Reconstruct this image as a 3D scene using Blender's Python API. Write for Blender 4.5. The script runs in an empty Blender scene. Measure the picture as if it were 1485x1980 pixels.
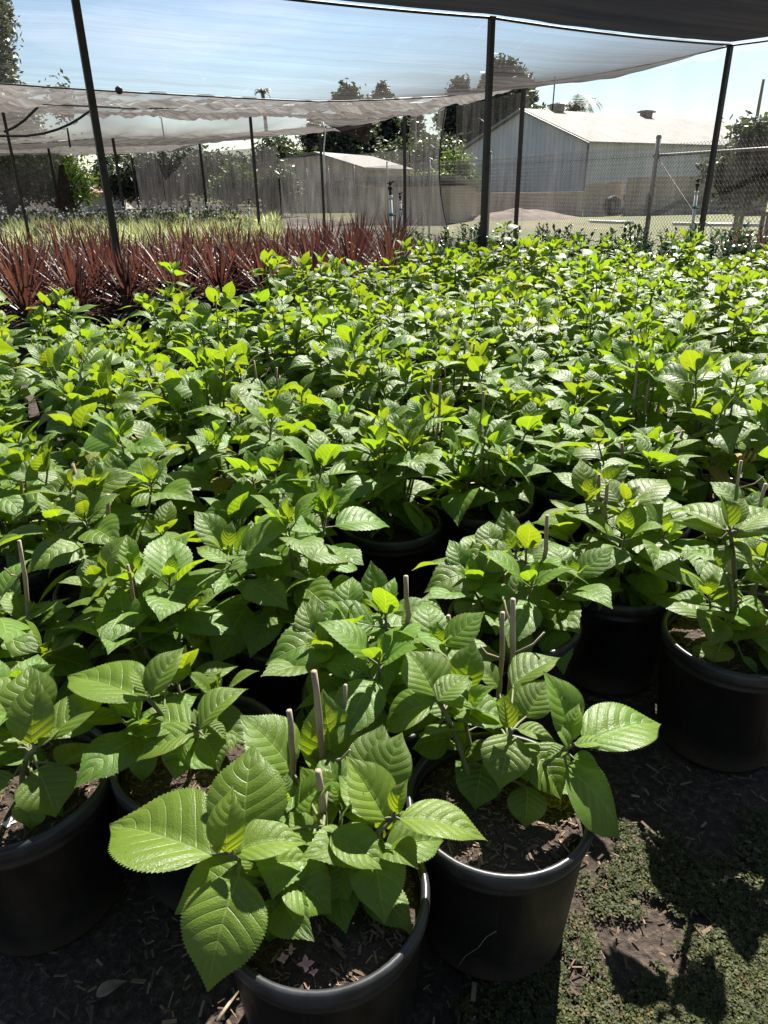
import bpy, math, random
from mathutils import Vector, Matrix, noise
random.seed(11)
R_ = random.Random
sc = bpy.context.scene
COL = sc.collection
sin, cos, pi = math.sin, math.cos, math.pi

# ------------------------------------------------------------------ camera
F, CX, CY, EYE = 1373.0, 742.5, 990.0, 1.4
down = Vector(((797 - CX) / F, -(3950 - CY) / F, -1)).normalized()
upc = -down
fw = Vector((0, 0, -1)); fw = (fw - upc * fw.dot(upc)).normalized()
xr = fw.cross(upc)
RM = Matrix((xr, fw, upc))
cam = bpy.data.objects.new('camera', bpy.data.cameras.new('camera')); COL.objects.link(cam)
cam.matrix_world = Matrix.Translation((0, 0, EYE)) @ RM.to_4x4()
cam.data.sensor_fit = 'VERTICAL'; cam.data.sensor_height = 24.0; cam.data.sensor_width = 18.0
cam.data.lens = F / 1980 * 24; cam.data.clip_end = 2000; cam.data.clip_start = 0.02
sc.camera = cam
def ray(px, py): return RM @ Vector(((px - CX) / F, -(py - CY) / F, -1))
def atZ(px, py, z):
    r = ray(px, py); t = (z - EYE) / r.z; return r * t + Vector((0, 0, EYE))
def atY(px, py, Y):
    r = ray(px, py); t = Y / r.y; return r * t + Vector((0, 0, EYE))
def pixat(px, py, h): return atY(px, py, h - 10) if h > 5 else atZ(px, py, h)
def proj(p):
    c = RM.transposed() @ (Vector(p) - Vector((0, 0, EYE)))
    return CX + F * c.x / -c.z, CY - F * c.y / -c.z

# ------------------------------------------------------------------ light
SUN_EL, SUN_AZ = math.radians(49), math.radians(22)      # azimuth measured from +Y towards +X
w = bpy.data.worlds.new('World'); sc.world = w; w.use_nodes = True
nt = w.node_tree; bg = nt.nodes['Background']
sky = nt.nodes.new('ShaderNodeTexSky'); sky.sky_type = 'NISHITA'; sky.sun_disc = False
sky.sun_elevation = SUN_EL; sky.sun_rotation = SUN_AZ; sky.air_density = 1.0; sky.dust_density = 0.3; sky.altitude = 50
tc = nt.nodes.new('ShaderNodeTexCoord'); mp = nt.nodes.new('ShaderNodeMapping'); mp.inputs['Scale'].default_value = (2.2, 2.2, 9)
nz = nt.nodes.new('ShaderNodeTexNoise'); nz.inputs['Scale'].default_value = 1.6; nz.inputs['Detail'].default_value = 6
cr = nt.nodes.new('ShaderNodeValToRGB'); cr.color_ramp.elements[0].position = .52; cr.color_ramp.elements[1].position = .72
cr.color_ramp.elements[1].color = (.5, .5, .5, 1)
mx = nt.nodes.new('ShaderNodeMixRGB'); mx.inputs[2].default_value = (8.5, 9.3, 10.6, 1)
nt.links.new(tc.outputs['Generated'], mp.inputs[0]); nt.links.new(mp.outputs[0], nz.inputs['Vector'])
nt.links.new(nz.outputs['Fac'], cr.inputs[0]); nt.links.new(cr.outputs[0], mx.inputs[0])
nt.links.new(sky.outputs[0], mx.inputs[1]); nt.links.new(mx.outputs[0], bg.inputs[0])
bg.inputs[1].default_value = 0.036
sl = bpy.data.lights.new('sun', 'SUN'); sl.energy = 5.0; sl.angle = math.radians(0.5); sl.color = (1, .945, .86)
so = bpy.data.objects.new('sun', sl); COL.objects.link(so)
sdir = Vector((sin(SUN_AZ) * cos(SUN_EL), cos(SUN_AZ) * cos(SUN_EL), sin(SUN_EL)))
so.rotation_euler = sdir.to_track_quat('Z', 'Y').to_euler(); so.location = (0, 0, 30)
sc.view_settings.view_transform = 'Standard'; sc.view_settings.look = 'None'; sc.view_settings.exposure = 1.9
sc.view_settings.gamma = 1
sc.render.engine = 'CYCLES'
sc.cycles.use_denoising = True
sc.cycles.max_bounces = 8; sc.cycles.transparent_max_bounces = 24; sc.cycles.transmission_bounces = 6
sc.cycles.sample_clamp_indirect = 6

# ------------------------------------------------------------------ materials
class N:
    """tiny node helper"""
    def __init__(s, name):
        s.m = bpy.data.materials.new(name); s.m.use_nodes = True; s.t = s.m.node_tree
        s.b = s.t.nodes['Principled BSDF']; s.out = s.t.nodes['Material Output']
    def n(s, ty, **kw):
        nd = s.t.nodes.new('ShaderNode' + ty)
        for k, v in kw.items():
            if k in nd.inputs: nd.inputs[k].default_value = v
            else: setattr(nd, k, v)
        return nd
    def l(s, a, b): s.t.links.new(a, b)
    def math(s, op, a, b=None, clamp=False):
        nd = s.t.nodes.new('ShaderNodeMath'); nd.operation = op; nd.use_clamp = clamp
        for i, x in enumerate((a, b)):
            if x is None: continue
            if isinstance(x, (int, float)): nd.inputs[i].default_value = x
            else: s.l(x, nd.inputs[i])
        return nd.outputs[0]
    def mix(s, f, a, b, blend='MIX'):
        nd = s.t.nodes.new('ShaderNodeMixRGB'); nd.blend_type = blend
        for i, x in enumerate((f, a, b)):
            if isinstance(x, (int, float)): nd.inputs[i].default_value = x
            elif isinstance(x, tuple): nd.inputs[i].default_value = (*x, 1)
            else: s.l(x, nd.inputs[i])
        return nd.outputs[0]
    def ramp(s, f, stops):
        nd = s.t.nodes.new('ShaderNodeValToRGB'); e = nd.color_ramp.elements
        while len(e) < len(stops): e.new(.5)
        for el, (p, c) in zip(e, stops): el.position = p; el.color = (*c, 1) if len(c) == 3 else c
        s.l(f, nd.inputs[0]); return nd.outputs[0]
    def noise(s, scale, detail=4, coord='Object', stretch=None, rough=.55):
        t = s.n('TexCoord'); o = t.outputs[coord]
        if stretch:
            mpn = s.n('Mapping', Scale=stretch); s.l(o, mpn.inputs[0]); o = mpn.outputs[0]
        nd = s.n('TexNoise', Scale=scale, Detail=detail, Roughness=rough); s.l(o, nd.inputs['Vector']); return nd.outputs['Fac']
    def bump(s, h, strength, dist=.01):
        nd = s.n('Bump', Strength=strength, Distance=dist); s.l(h, nd.inputs['Height']); s.l(nd.outputs[0], s.b.inputs['Normal']); return nd.outputs[0]

def simple(name, c1, c2, scale=8, rough=.6, bump=0, metal=0, stretch=None, detail=5, lo=.35, hi=.65, spec=.5, dist=.01):
    k = N(name); f = k.noise(scale, detail, stretch=stretch)
    k.l(k.ramp(f, [(lo, c1), (hi, c2)]), k.b.inputs['Base Color'])
    k.b.inputs['Roughness'].default_value = rough; k.b.inputs['Metallic'].default_value = metal
    k.b.inputs['Specular IOR Level'].default_value = spec
    if bump: k.bump(f, bump, dist)
    return k.m

def leaf_material(name, old, young, dry, trans_boost, veins=True, rough=.38, trans=.42, spec=.5):
    k = N(name)
    at = k.n('Attribute', attribute_name='age'); age = at.outputs['Fac']       # 0 mature .. 1 fresh, below 0 = withered
    oi = k.n('ObjectInfo')
    colr = k.ramp(k.math('MULTIPLY_ADD', age, .5) if False else k.math('ADD', k.math('MULTIPLY', age, .5), .5), [(0, dry), (.42, old), (.58, old), (1, young)])
    nf = k.noise(18, 3)
    hs = k.n('HueSaturation', Saturation=1.0)
    k.l(k.math('ADD', k.math('MULTIPLY', oi.outputs['Random'], .024), .488), hs.inputs['Hue'])
    k.l(k.math('ADD', k.math('ADD', k.math('MULTIPLY', nf, .5), .64), k.math('MULTIPLY', oi.outputs['Random'], .22)), hs.inputs['Value']); k.l(colr, hs.inputs['Color'])
    col = hs.outputs[0]
    if veins:
        uv = k.n('UVMap'); sx = k.n('SeparateXYZ'); k.l(uv.outputs[0], sx.inputs[0])
        c = k.math('ABSOLUTE', k.math('SUBTRACT', k.math('MULTIPLY', sx.outputs[0], 2), 1))
        v = sx.outputs[1]
        ph = k.math('FRACT', k.math('MULTIPLY', k.math('SUBTRACT', v, k.math('MULTIPLY', k.math('POWER', c, 1.25), .27)), 7.0))
        d = k.math('ABSOLUTE', k.math('SUBTRACT', ph, .5))                      # .5 at the vein
        lat = k.math('MULTIPLY', k.math('SUBTRACT', d, .44), 16, True)
        lat = k.math('MULTIPLY', lat, k.math('SUBTRACT', 1.05, c), True)
        mid = k.math('SUBTRACT', 1, k.math('MULTIPLY', c, 22), True)
        vein = k.math('MAXIMUM', lat, mid)
        vo = k.n('TexVoronoi', feature='DISTANCE_TO_EDGE', Scale=26.0)
        mpn = k.n('Mapping', Scale=(1, 1.5, 1)); k.l(uv.outputs[0], mpn.inputs[0]); k.l(mpn.outputs[0], vo.inputs['Vector'])
        net = k.math('MULTIPLY', vo.outputs['Distance'], 6, True)
        pil = k.math('SUBTRACT', 1, k.math('MULTIPLY', d, 2)); 
        h = k.math('ADD', k.math('MULTIPLY', k.math('POWER', pil, .6), 1.0), k.math('MULTIPLY', net, .2))
        h = k.math('SUBTRACT', h, k.math('MULTIPLY', vein, .7))
        nrm = k.bump(h, .55, .0022)
        sp = k.n('TexNoise', Scale=34.0, Detail=2); tco = k.n('TexCoord'); k.l(tco.outputs['Object'], sp.inputs['Vector']); sp2 = k.noise(5, 2)
        spot = k.math('MULTIPLY', k.math('MULTIPLY', k.math('SUBTRACT', sp.outputs['Fac'], .66), 14, True), k.math('MULTIPLY', k.math('SUBTRACT', sp2, .52), 9, True))
        eg = k.math('MULTIPLY', k.math('MULTIPLY', k.math('SUBTRACT', c, .86), 9, True), k.math('MULTIPLY', k.math('SUBTRACT', k.noise(9, 3), .56), 12, True))
        col = k.mix(k.math('MULTIPLY', k.math('MAXIMUM', spot, eg), .6), col, (.16, .09, .03))
        col = k.mix(k.math('MULTIPLY', vein, .42), col, (.32, .42, .12))
        col = k.mix(k.math('MULTIPLY', k.math('SUBTRACT', 1, net), .16), col, (.20, .29, .045))
    k.l(col, k.b.inputs['Base Color']); k.b.inputs['Roughness'].default_value = rough
    k.b.inputs['Specular IOR Level'].default_value = spec
    tl = k.n('BsdfTranslucent'); k.l(k.mix(1, col, trans_boost, 'MULTIPLY'), tl.inputs['Color'])
    if veins: k.l(nrm, tl.inputs['Normal'])
    ms = k.n('MixShader'); ms.inputs[0].default_value = trans
    k.l(k.b.outputs[0], ms.inputs[1]); k.l(tl.outputs[0], ms.inputs[2]); k.l(ms.outputs[0], k.out.inputs['Surface'])
    return k.m

M = {}
M['leaf'] = leaf_material('hydrangea_leaf', (.092, .170, .022), (.130, .212, .025), (.34, .22, .04), (2.55, 2.15, .45), rough=.42, trans=.41, spec=.42)
M['cord'] = leaf_material('cordyline_leaf', (.046, .024, .020), (.088, .040, .029), (.20, .15, .105), (1.9, 1.4, 1.2), veins=False, rough=.45, trans=.33)
M['camellia'] = leaf_material('glossy_shrub_leaf', (.022, .05, .014), (.05, .10, .02), (.1, .1, .03), (2, 2.2, .8), veins=False, rough=.16, trans=.2)
M['tuft'] = leaf_material('pale_tuft_leaf', (.30, .32, .17), (.44, .45, .27), (.4, .36, .2), (1.7, 1.8, 1.2), veins=False, rough=.45, trans=.4)
M['clover'] = leaf_material('clover_leaf', (.040, .052, .018), (.085, .098, .03), (.16, .12, .06), (2.2, 2.2, 1), veins=False, rough=.6, trans=.3, spec=.2)
M['treeleaf'] = leaf_material('far_tree_leaf', (.036, .046, .034), (.066, .080, .046), (.1, .1, .05), (1.8, 2.0, .8), veins=False, rough=.5, trans=.25)  # greyed and lightened: haze of air and veil put into the leaf colour
M['brightleaf'] = leaf_material('bright_tree_leaf', (.045, .07, .02), (.11, .135, .03), (.1, .1, .05), (2.0, 2.2, .8), veins=False, rough=.5, trans=.35)
M['stem'] = simple('green_stem', (.075, .07, .035), (.12, .15, .045), 14, .6)
M['cane'] = simple('dry_cane', (.20, .145, .095), (.40, .32, .23), 25, .8, .4, stretch=(1, 1, .25))
M['wood'] = simple('weathered_wood', (.10, .075, .055), (.22, .17, .12), 14, .85, .5, stretch=(1, 1, .15))
M['bark'] = simple('bark', (.05, .04, .03), (.14, .11, .085), 10, .9, .6, stretch=(1, 1, .2))
M['steel'] = simple('dark_painted_steel', (.012, .010, .010), (.028, .022, .020), 20, .55)
M['galv'] = simple('galvanised_steel', (.14, .135, .13), (.24, .235, .23), 30, .5, metal=.4)
M['wire'] = simple('fence_wire', (.045, .042, .038), (.09, .084, .076), 5, .6, metal=.3)
M['cable'] = simple('black_cable', (.012, .012, .012), (.03, .03, .03), 30, .6)
M['white'] = simple('white_pvc', (.62, .62, .60), (.76, .76, .74), 12, .45)
M['tape'] = simple('green_tape', (.01, .16, .11), (.02, .22, .15), 12, .4)
M['petal'] = simple('pink_petal', (.52, .25, .28), (.66, .40, .42), 40, .6)
M['tyre'] = simple('black_rubber', (.015, .015, .015), (.04, .038, .035), 20, .8, .3)

k = N('black_pot_plastic')
f = k.noise(9, 6); f2 = k.noise(4, 6, stretch=(1, 1, .3)); f3 = k.noise(1.3, 3, coord='Generated')
tco = k.n('TexCoord'); sz = k.n('SeparateXYZ'); k.l(tco.outputs['Object'], sz.inputs[0])
low = k.math('MULTIPLY', k.math('SUBTRACT', .085, k.math('ADD', sz.outputs[2], k.math('MULTIPLY', k.math('SUBTRACT', f2, .5), .25))), 14, True)
vr = k.n('TexVoronoi', feature='DISTANCE_TO_EDGE', Scale=7.0); mps = k.n('Mapping', Scale=(1, 1, .35)); k.l(tco.outputs['Object'], mps.inputs[0]); k.l(mps.outputs[0], vr.inputs['Vector'])
scr = k.math('MULTIPLY', k.math('SUBTRACT', .012, vr.outputs['Distance']), 60, True)
c = k.ramp(f2, [(.42, (.007, .007, .008)), (.58, (.014, .013, .012)), (.74, (.050, .040, .031))])
c = k.mix(k.math('MULTIPLY', low, .8), c, (.055, .041, .029))
c = k.mix(k.math('MULTIPLY', scr, .35), c, (.06, .058, .055))
k.l(c, k.b.inputs['Base Color'])
k.l(k.ramp(f, [(.3, (.36,) * 3), (.7, (.62,) * 3)]), k.b.inputs['Roughness']); k.bump(f, .12, .004)
k.b.inputs['Specular IOR Level'].default_value = .28; M['pot'] = k.m
k = N('pot_rim_plastic'); f = k.noise(14, 6)
k.l(k.ramp(f, [(.4, (.018, .019, .021)), (.7, (.05, .052, .056))]), k.b.inputs['Base Color']); k.b.inputs['Roughness'].default_value = .36
k.bump(f, .12, .004); k.b.inputs['Specular IOR Level'].default_value = .32; M['rim'] = k.m

k = N('potting_mix'); f = k.noise(70, 6); f2 = k.noise(22, 4)
k.l(k.mix(f2, k.ramp(f, [(.35, (.018, .012, .008)), (.6, (.06, .042, .028)), (.72, (.14, .10, .065))]), (.03, .02, .013)), k.b.inputs['Base Color'])
k.b.inputs['Roughness'].default_value = .95; k.bump(f, .9, .012); M['mix'] = k.m
k = N('bark_chip'); at = k.n('Attribute', attribute_name='age')
k.l(k.ramp(at.outputs['Fac'], [(0, (.028, .018, .012)), (.5, (.10, .068, .042)), (1, (.24, .17, .11))]), k.b.inputs['Base Color']); k.b.inputs['Roughness'].default_value = .9
M['chip'] = k.m

k = N('nursery_soil'); f = k.noise(6, 8); g = k.noise(60, 6); h = k.noise(.35, 4)
c = k.ramp(g, [(.3, (.014, .010, .007)), (.55, (.042, .029, .020)), (.74, (.11, .08, .055))])
k.l(k.mix(k.ramp(h, [(.5, (0, 0, 0)), (.7, (.5, .5, .5))]), c, (.20, .17, .12)), k.b.inputs['Base Color'])
k.b.inputs['Roughness'].default_value = .95; k.bump(k.math('ADD', f, g), .8, .02); M['soil'] = k.m
k = N('dry_field'); f = k.noise(.25, 7); g = k.noise(5, 6)
c = k.ramp(f, [(.38, (.17, .145, .07)), (.47, (.125, .125, .042)), (.58, (.075, .10, .022)), (.75, (.115, .12, .036))])
k.l(k.mix(.35, c, k.ramp(g, [(.3, (.045, .055, .018)), (.7, (.15, .14, .07))])), k.b.inputs['Base Color'])
k.b.inputs['Roughness'].default_value = .95; k.bump(g, .5, .1); M['field'] = k.m

def net_material(name, colour, lo, hi, trl=.5, graze=0.0, fine=1.0, gpow=3.0):
    k = N(name)
    at = k.n('Attribute', attribute_name='weave'); den = at.outputs['Fac']
    uv = k.n('UVMap'); 
    m1 = k.n('Mapping', Scale=(3, 90, 1)); k.l(uv.outputs[0], m1.inputs[0])
    n1 = k.n('TexNoise', Scale=1.0, Detail=4); k.l(m1.outputs[0], n1.inputs['Vector'])
    m2 = k.n('Mapping', Scale=(2, 14, 1)); m2.inputs['Rotation'].default_value = (0, 0, .25); k.l(uv.outputs[0], m2.inputs[0])
    n2 = k.n('TexNoise', Scale=1.0, Detail=5); k.l(m2.outputs[0], n2.inputs['Vector'])
    m3 = k.n('Mapping', Scale=(60, 4, 1)); m3.inputs['Rotation'].default_value = (0, 0, -.9); k.l(uv.outputs[0], m3.inputs[0])
    n3 = k.n('TexNoise', Scale=1.0, Detail=3); k.l(m3.outputs[0], n3.inputs['Vector'])
    scr = k.ramp(n3.outputs['Fac'], [(.66, (0, 0, 0)), (.74, (.12, .12, .12))])
    a = k.math('ADD', k.math('MULTIPLY', k.math('SUBTRACT', n1.outputs['Fac'], .5), .5 * fine), k.math('MULTIPLY', k.math('SUBTRACT', n2.outputs['Fac'], .5), .5 * fine))
    op = k.math('ADD', k.math('MULTIPLY', den, hi - lo), lo)
    op = k.math('SUBTRACT', k.math('ADD', op, a), scr, True)
    lw = k.n('LayerWeight', Blend=.5)                      # a woven cloth closes up when looked along
    op = k.math('ADD', op, k.math('MULTIPLY', k.math('POWER', lw.outputs['Facing'], gpow), graze), True)
    op = k.math('MINIMUM', k.math('MAXIMUM', op, .06), .985)
    cv = k.mix(1, tuple(colour), k.ramp(k.math('ADD', k.math('MULTIPLY', n1.outputs['Fac'], .5), k.math('MULTIPLY', n2.outputs['Fac'], .5)), [(.36, (.45, .43, .42)), (.64, (1.6, 1.55, 1.5))]), 'MULTIPLY')
    df = k.n('BsdfDiffuse'); k.l(cv, df.inputs[0])
    tl = k.n('BsdfTranslucent'); k.l(cv, tl.inputs[0])
    ms = k.n('MixShader'); ms.inputs[0].default_value = trl; k.l(df.outputs[0], ms.inputs[1]); k.l(tl.outputs[0], ms.inputs[2])
    tr = k.n('BsdfTransparent'); m = k.n('MixShader'); k.l(op, m.inputs[0]); k.l(tr.outputs[0], m.inputs[1]); k.l(ms.outputs[0], m.inputs[2])
    k.l(m.outputs[0], k.out.inputs['Surface']); return k.m
M['net_dark'] = net_material('dense_black_shade_cloth', (.022, .018, .016), .12, .97, .15, 2.6, .8, 2.6)
M['net_blue'] = net_material('thin_shade_cloth', (.075, .073, .074), .13, .97, .4, .10, .9)
M['net_grey'] = net_material('grey_shade_cloth', (.125, .123, .12), .45, .95, .6, .3)
M['net_mid'] = net_material('mid_grey_shade_cloth', (.10, .095, .092), .40, .95, .55, .3)
M['net_veil'] = net_material('light_veil_shade_cloth', (.12, .115, .112), .20, .95, .5, .35)
M['net_black'] = net_material('black_shade_cloth', (.055, .052, .05), .45, .95, .5, .3)
M['screen_dark'] = net_material('black_wind_screen', (.05, .05, .05), .62, .85, .5, fine=.16)
M['screen_thin'] = net_material('sheer_wind_screen', (.15, .148, .146), .10, .5, .5, fine=.2)

def corrugated(name, c1, c2, rough, scale, axis):
    k = N(name); t = k.n('TexCoord'); sx = k.n('SeparateXYZ'); k.l(t.outputs['UV'], sx.inputs[0])
    s = k.math('SINE', k.math('MULTIPLY', sx.outputs[axis], scale)); f = k.noise(.8, 6); g = k.noise(3, 5, stretch=(1, 1, .1))
    c = k.ramp(k.math('ADD', k.math('MULTIPLY', f, .6), k.math('MULTIPLY', g, .4)), [(.35, c1), (.65, c2)])
    seam = k.ramp(s, [(.0, (1, 1, 1)), (.9, (.97,) * 3), (1.0, (.72,) * 3)])
    k.l(k.mix(1, c, seam, 'MULTIPLY'), k.b.inputs['Base Color']); k.b.inputs['Roughness'].default_value = rough
    k.b.inputs['Specular IOR Level'].default_value = .08; k.bump(s, .5, .03); return k.m
M['barnwall'] = corrugated('white_sheet_wall', (.39, .41, .45), (.48, .50, .54), .5, 2 * pi * 3.3, 0)
M['barnroof'] = corrugated('pale_sheet_roof', (.17, .166, .155), (.25, .24, .225), .75, 2 * pi * 2.0, 0)
M['tan'] = simple('tan_stucco', (.36, .29, .22), (.44, .36, .28), 2, .9)
M['shade_board'] = simple('brown_fascia', (.10, .07, .05), (.16, .12, .09), 3, .8)
M['grey_roof'] = simple('grey_shingle_roof', (.13, .122, .115), (.20, .19, .175), 6, .9)
M['tile_roof'] = simple('red_tile_roof', (.26, .13, .10), (.36, .20, .15), 12, .9, .4)
k = N('concrete_block'); br = k.n('TexBrick', Scale=1.0); br.inputs['Color1'].default_value = (.34, .28, .23, 1); br.inputs['Color2'].default_value = (.40, .33, .27, 1)
br.inputs['Mortar'].default_value = (.30, .25, .21, 1); br.inputs['Brick Width'].default_value = .4; br.inputs['Row Height'].default_value = .2; br.inputs['Mortar Size'].default_value = .012
t = k.n('TexCoord'); k.l(t.outputs['UV'], br.inputs['Vector']); f = k.noise(1.2, 6)
k.l(k.mix(1, br.outputs['Color'], k.ramp(f, [(.3, (.8, .8, .8)), (.7, (1.1, 1.1, 1.1))]), 'MULTIPLY'), k.b.inputs['Base Color']); k.b.inputs['Roughness'].default_value = .9
M['block'] = k.m
M['dirt'] = simple('dirt', (.13, .10, .078), (.19, .15, .118), 3, .95, .6, dist=.1)
M['roofvent'] = simple('rusty_vent', (.12, .10, .085), (.22, .19, .16), 4, .8)
M['plaster'] = simple('cream_wall', (.44, .40, .34), (.52, .48, .41), 2, .9)

# ------------------------------------------------------------------ mesh building
class MB:
    def __init__(s): s.v = []; s.f = []; s.uv = []; s.age = []; s.mi = []
    def add(s, vs, fs, uvs=None, age=0.0, mi=0):
        b = len(s.v); s.v += vs
        s.uv += uvs if uvs else [(.25, .25)] * len(vs)
        s.age += age if isinstance(age, list) else [age] * len(vs)
        for f in fs: s.f.append([i + b for i in f]); s.mi.append(mi)
    def mesh(s, name, mats, smooth=True, attr='age'):
        me = bpy.data.meshes.new(name); me.from_pydata([tuple(v) for v in s.v], [], s.f)
        ul = me.uv_layers.new(name='UVMap')
        li = [0] * len(me.loops); me.loops.foreach_get('vertex_index', li)
        ul.data.foreach_set('uv', [x for i in li for x in s.uv[i]])
        a = me.attributes.new(attr, 'FLOAT', 'POINT'); a.data.foreach_set('value', s.age)
        for m in (mats if isinstance(mats, (list, tuple)) else [mats]): me.materials.append(m)
        me.polygons.foreach_set('material_index', s.mi)
        if smooth: me.polygons.foreach_set('use_smooth', [True] * len(me.polygons))
        me.update(); return me
    # primitives
    def box(s, c, sz, rz=0, age=0, mi=0, tilt=None):
        x, y, z = (d / 2 for d in sz); m = Matrix.Rotation(rz, 3, 'Z')
        if tilt is not None: m = m @ tilt
        vs = [Vector(c) + m @ Vector((a * x, b * y, d * z)) for d in (-1, 1) for a, b in ((-1, -1), (1, -1), (1, 1), (-1, 1))]
        s.add(vs, [(3, 2, 1, 0), (4, 5, 6, 7), (0, 1, 5, 4), (1, 2, 6, 5), (2, 3, 7, 6), (3, 0, 4, 7)], None, age, mi)
    def tube(s, pts, rad, n=6, age=0, cap=True, mi=0):
        pts = [Vector(p) for p in pts]; vs = []; fs = []
        rr = rad if isinstance(rad, (list, tuple)) else [rad] * len(pts)
        ref = None
        for i, p in enumerate(pts):
            d = (pts[min(i + 1, len(pts) - 1)] - pts[max(i - 1, 0)]).normalized()
            if ref is None: ref = d.orthogonal().normalized()
            a = (ref - d * ref.dot(d)); a = a.normalized() if a.length > 1e-6 else d.orthogonal().normalized()
            ref = a; b = d.cross(a)
            vs += [p + (a * cos(2 * pi * j / n) + b * sin(2 * pi * j / n)) * rr[i] for j in range(n)]
        for i in range(len(pts) - 1):
            for j in range(n):
                q = i * n + j; r = i * n + (j + 1) % n; fs.append((q, r, r + n, q + n))
        if cap: fs.append(tuple(range(n))[::-1]); fs.append(tuple(len(vs) - n + j for j in range(n)))
        s.add(vs, fs, None, age, mi)
    def lathe(s, prof, n=40, c=(0, 0, 0), close=False, mi=0):
        vs = []; fs = []; m = len(prof)
        for j in range(n):
            a = 2 * pi * j / n
            vs += [Vector((c[0] + r * cos(a), c[1] + r * sin(a), c[2] + z)) for r, z in prof]
        for j in range(n):
            for i in range(m - 1 + (1 if close else 0)):
                a0 = j * m + i; a1 = j * m + (i + 1) % m; b0 = ((j + 1) % n) * m + i; b1 = ((j + 1) % n) * m + (i + 1) % m
                fs.append((a0, b0, b1, a1))
        s.add(vs, fs, None, 0, mi)

def leaf(mb, B, T, wr=.62, roll=0.0, arch=.08, fold=.22, age=0.0, nS=40, nC=5, wave=0.0, rng=random, up=None, curl=.12):
    """one serrate, quilted, ovate leaf from base B to tip T"""
    B = Vector(B); T = Vector(T); L = (T - B).length
    if L < 1e-4: return
    d = (T - B) / L; u = Vector(up) if up else Vector((0, 0, 1)); n = u - d * u.dot(d)
    if n.length < .15: n = Vector((0, -1, .3)) - d * Vector((0, -1, .3)).dot(d)
    n.normalize()
    if roll: n = Matrix.Rotation(roll, 3, d) @ n
    sd = d.cross(n); W = wr * L / 2; teeth = nS >= 18
    nT = nS // 2; vs = []; uv = []; ph0 = rng.random() * 6
    for i in range(nS + 1):
        s = i / nS; sq = min(max(s, .0), 1)
        f = (sq ** .66) * ((1 - sq) ** 1.04) / .307 if 0 < sq < 1 else 0
        if sq > .66: t = (sq - .66) / .34; f *= 1 - .50 * t * t * (3 - 2 * t) * (1 - .4 * t)
        edge = 1 + (.042 * (1 if i % 2 else -.25) if teeth and .06 < s < .98 else 0)
        w = W * f
        ctr = B + d * (L * s) + n * (arch * L * 4 * s * (1 - s) - arch * .9 * L * s ** 3 * 0)
        for j in range(-nC, nC + 1):
            c = j / nC; ac = abs(c); e = edge if ac == 1 else 1
            ph = 7 * (s - .27 * ac ** 1.25)
            q = .0075 * L * abs(sin(pi * ph)) ** .6 * (1 - ac ** 3) * min(1, ac * 4) * (1 if nC >= 3 else 0) * min(1, f)
            z = fold * w * ac - curl * w * ac * ac * 2 + q + wave * L * sin(9 * s + ph0 + (2 if c > 0 else 0)) * ac * ac
            vs.append(ctr + sd * (c * w * e) + n * z + (d * (.010 * L) if (teeth and ac == 1 and i % 2) else Vector()))
            uv.append(((c + 1) / 2, s))
    m = 2 * nC + 1; fs = []
    for i in range(nS):
        for j in range(m - 1):
            a = i * m + j; fs.append((a, a + 1, a + m + 1, a + m))
    mb.add(vs, fs, uv, age)

def blade(mb, B, az, el, L, W, droop, age, nS=6, fold=.35):
    """a strap leaf (cordyline, tuft)"""
    h = Vector((cos(az), sin(az), 0)); vs = []; uv = []; p = Vector(B); e = el
    sd = Vector((-sin(az), cos(az), 0))
    for i in range(nS + 1):
        s = i / nS; w = W * .5 * (1 if s < .35 else max(0.03, 1 - ((s - .35) / .65) ** 1.5)) * (.65 + .35 * min(1, s * 4))
        d = h * cos(e) + Vector((0, 0, 1)) * sin(e); n = Vector((0, 0, 1)) * cos(e) - h * sin(e)
        vs += [p - sd * w + n * fold * w, p.copy(), p + sd * w + n * fold * w]; uv += [(0, s), (.5, s), (1, s)]
        p = p + d * (L / nS); e -= droop / nS
    fs = []
    for i in range(nS):
        a = i * 3; fs += [(a, a + 1, a + 4, a + 3), (a + 1, a + 2, a + 5, a + 4)]
    mb.add(vs, fs, uv, age)

# ------------------------------------------------------------------ objects
def obj(name, me, parent=None, loc=None, rz=None, label=None, cat=None, group=None, kind=None):
    o = bpy.data.objects.new(name, me); COL.objects.link(o)
    if parent: o.parent = parent
    if loc is not None: o.location = loc
    if rz is not None: o.rotation_euler = (0, 0, rz)
    tag(o, label, cat, group, kind); return o
def tag(o, label=None, cat=None, group=None, kind=None):
    if label: o['label'] = label
    if cat: o['category'] = cat
    if group: o['group'] = group
    if kind: o['kind'] = kind
    return o
def copy_tree(o, parent=None):
    c = o.copy(); COL.objects.link(c)
    if parent: c.parent = parent
    for ch in o.children: copy_tree(ch, c)
    return c

# ------------------------------------------------------------------ ground
def sheet(name, pts, z, m, sub=1):
    mb = MB(); mb.add([Vector((x, y, z)) for x, y in pts], [tuple(range(len(pts)))]); return obj(name, mb.mesh(name, M[m], False), kind='structure')
mb = MB(); gx = [-400, -60, -20, -8] + [-4 + .1 * i for i in range(81)] + [8, 20, 60, 400]; gy = [-60, -8, -1] + [.2 + .07 * i for i in range(60)] + [4.6 + .4 * i for i in range(10)] + [12, 20, 60, 150, 600]
vs = [Vector((x, y, .012 * noise.noise(Vector((x * 3, y * 3, 0))) + .008 * noise.noise(Vector((x * 11, y * 11, 3))) - .012 if (abs(x) < 5 and 0 < y < 9) else -.012)) for y in gy for x in gx]
nx = len(gx)
mb.add(vs, [(j * nx + i, j * nx + i + 1, (j + 1) * nx + i + 1, (j + 1) * nx + i) for j in range(len(gy) - 1) for i in range(nx - 1)])
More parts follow.
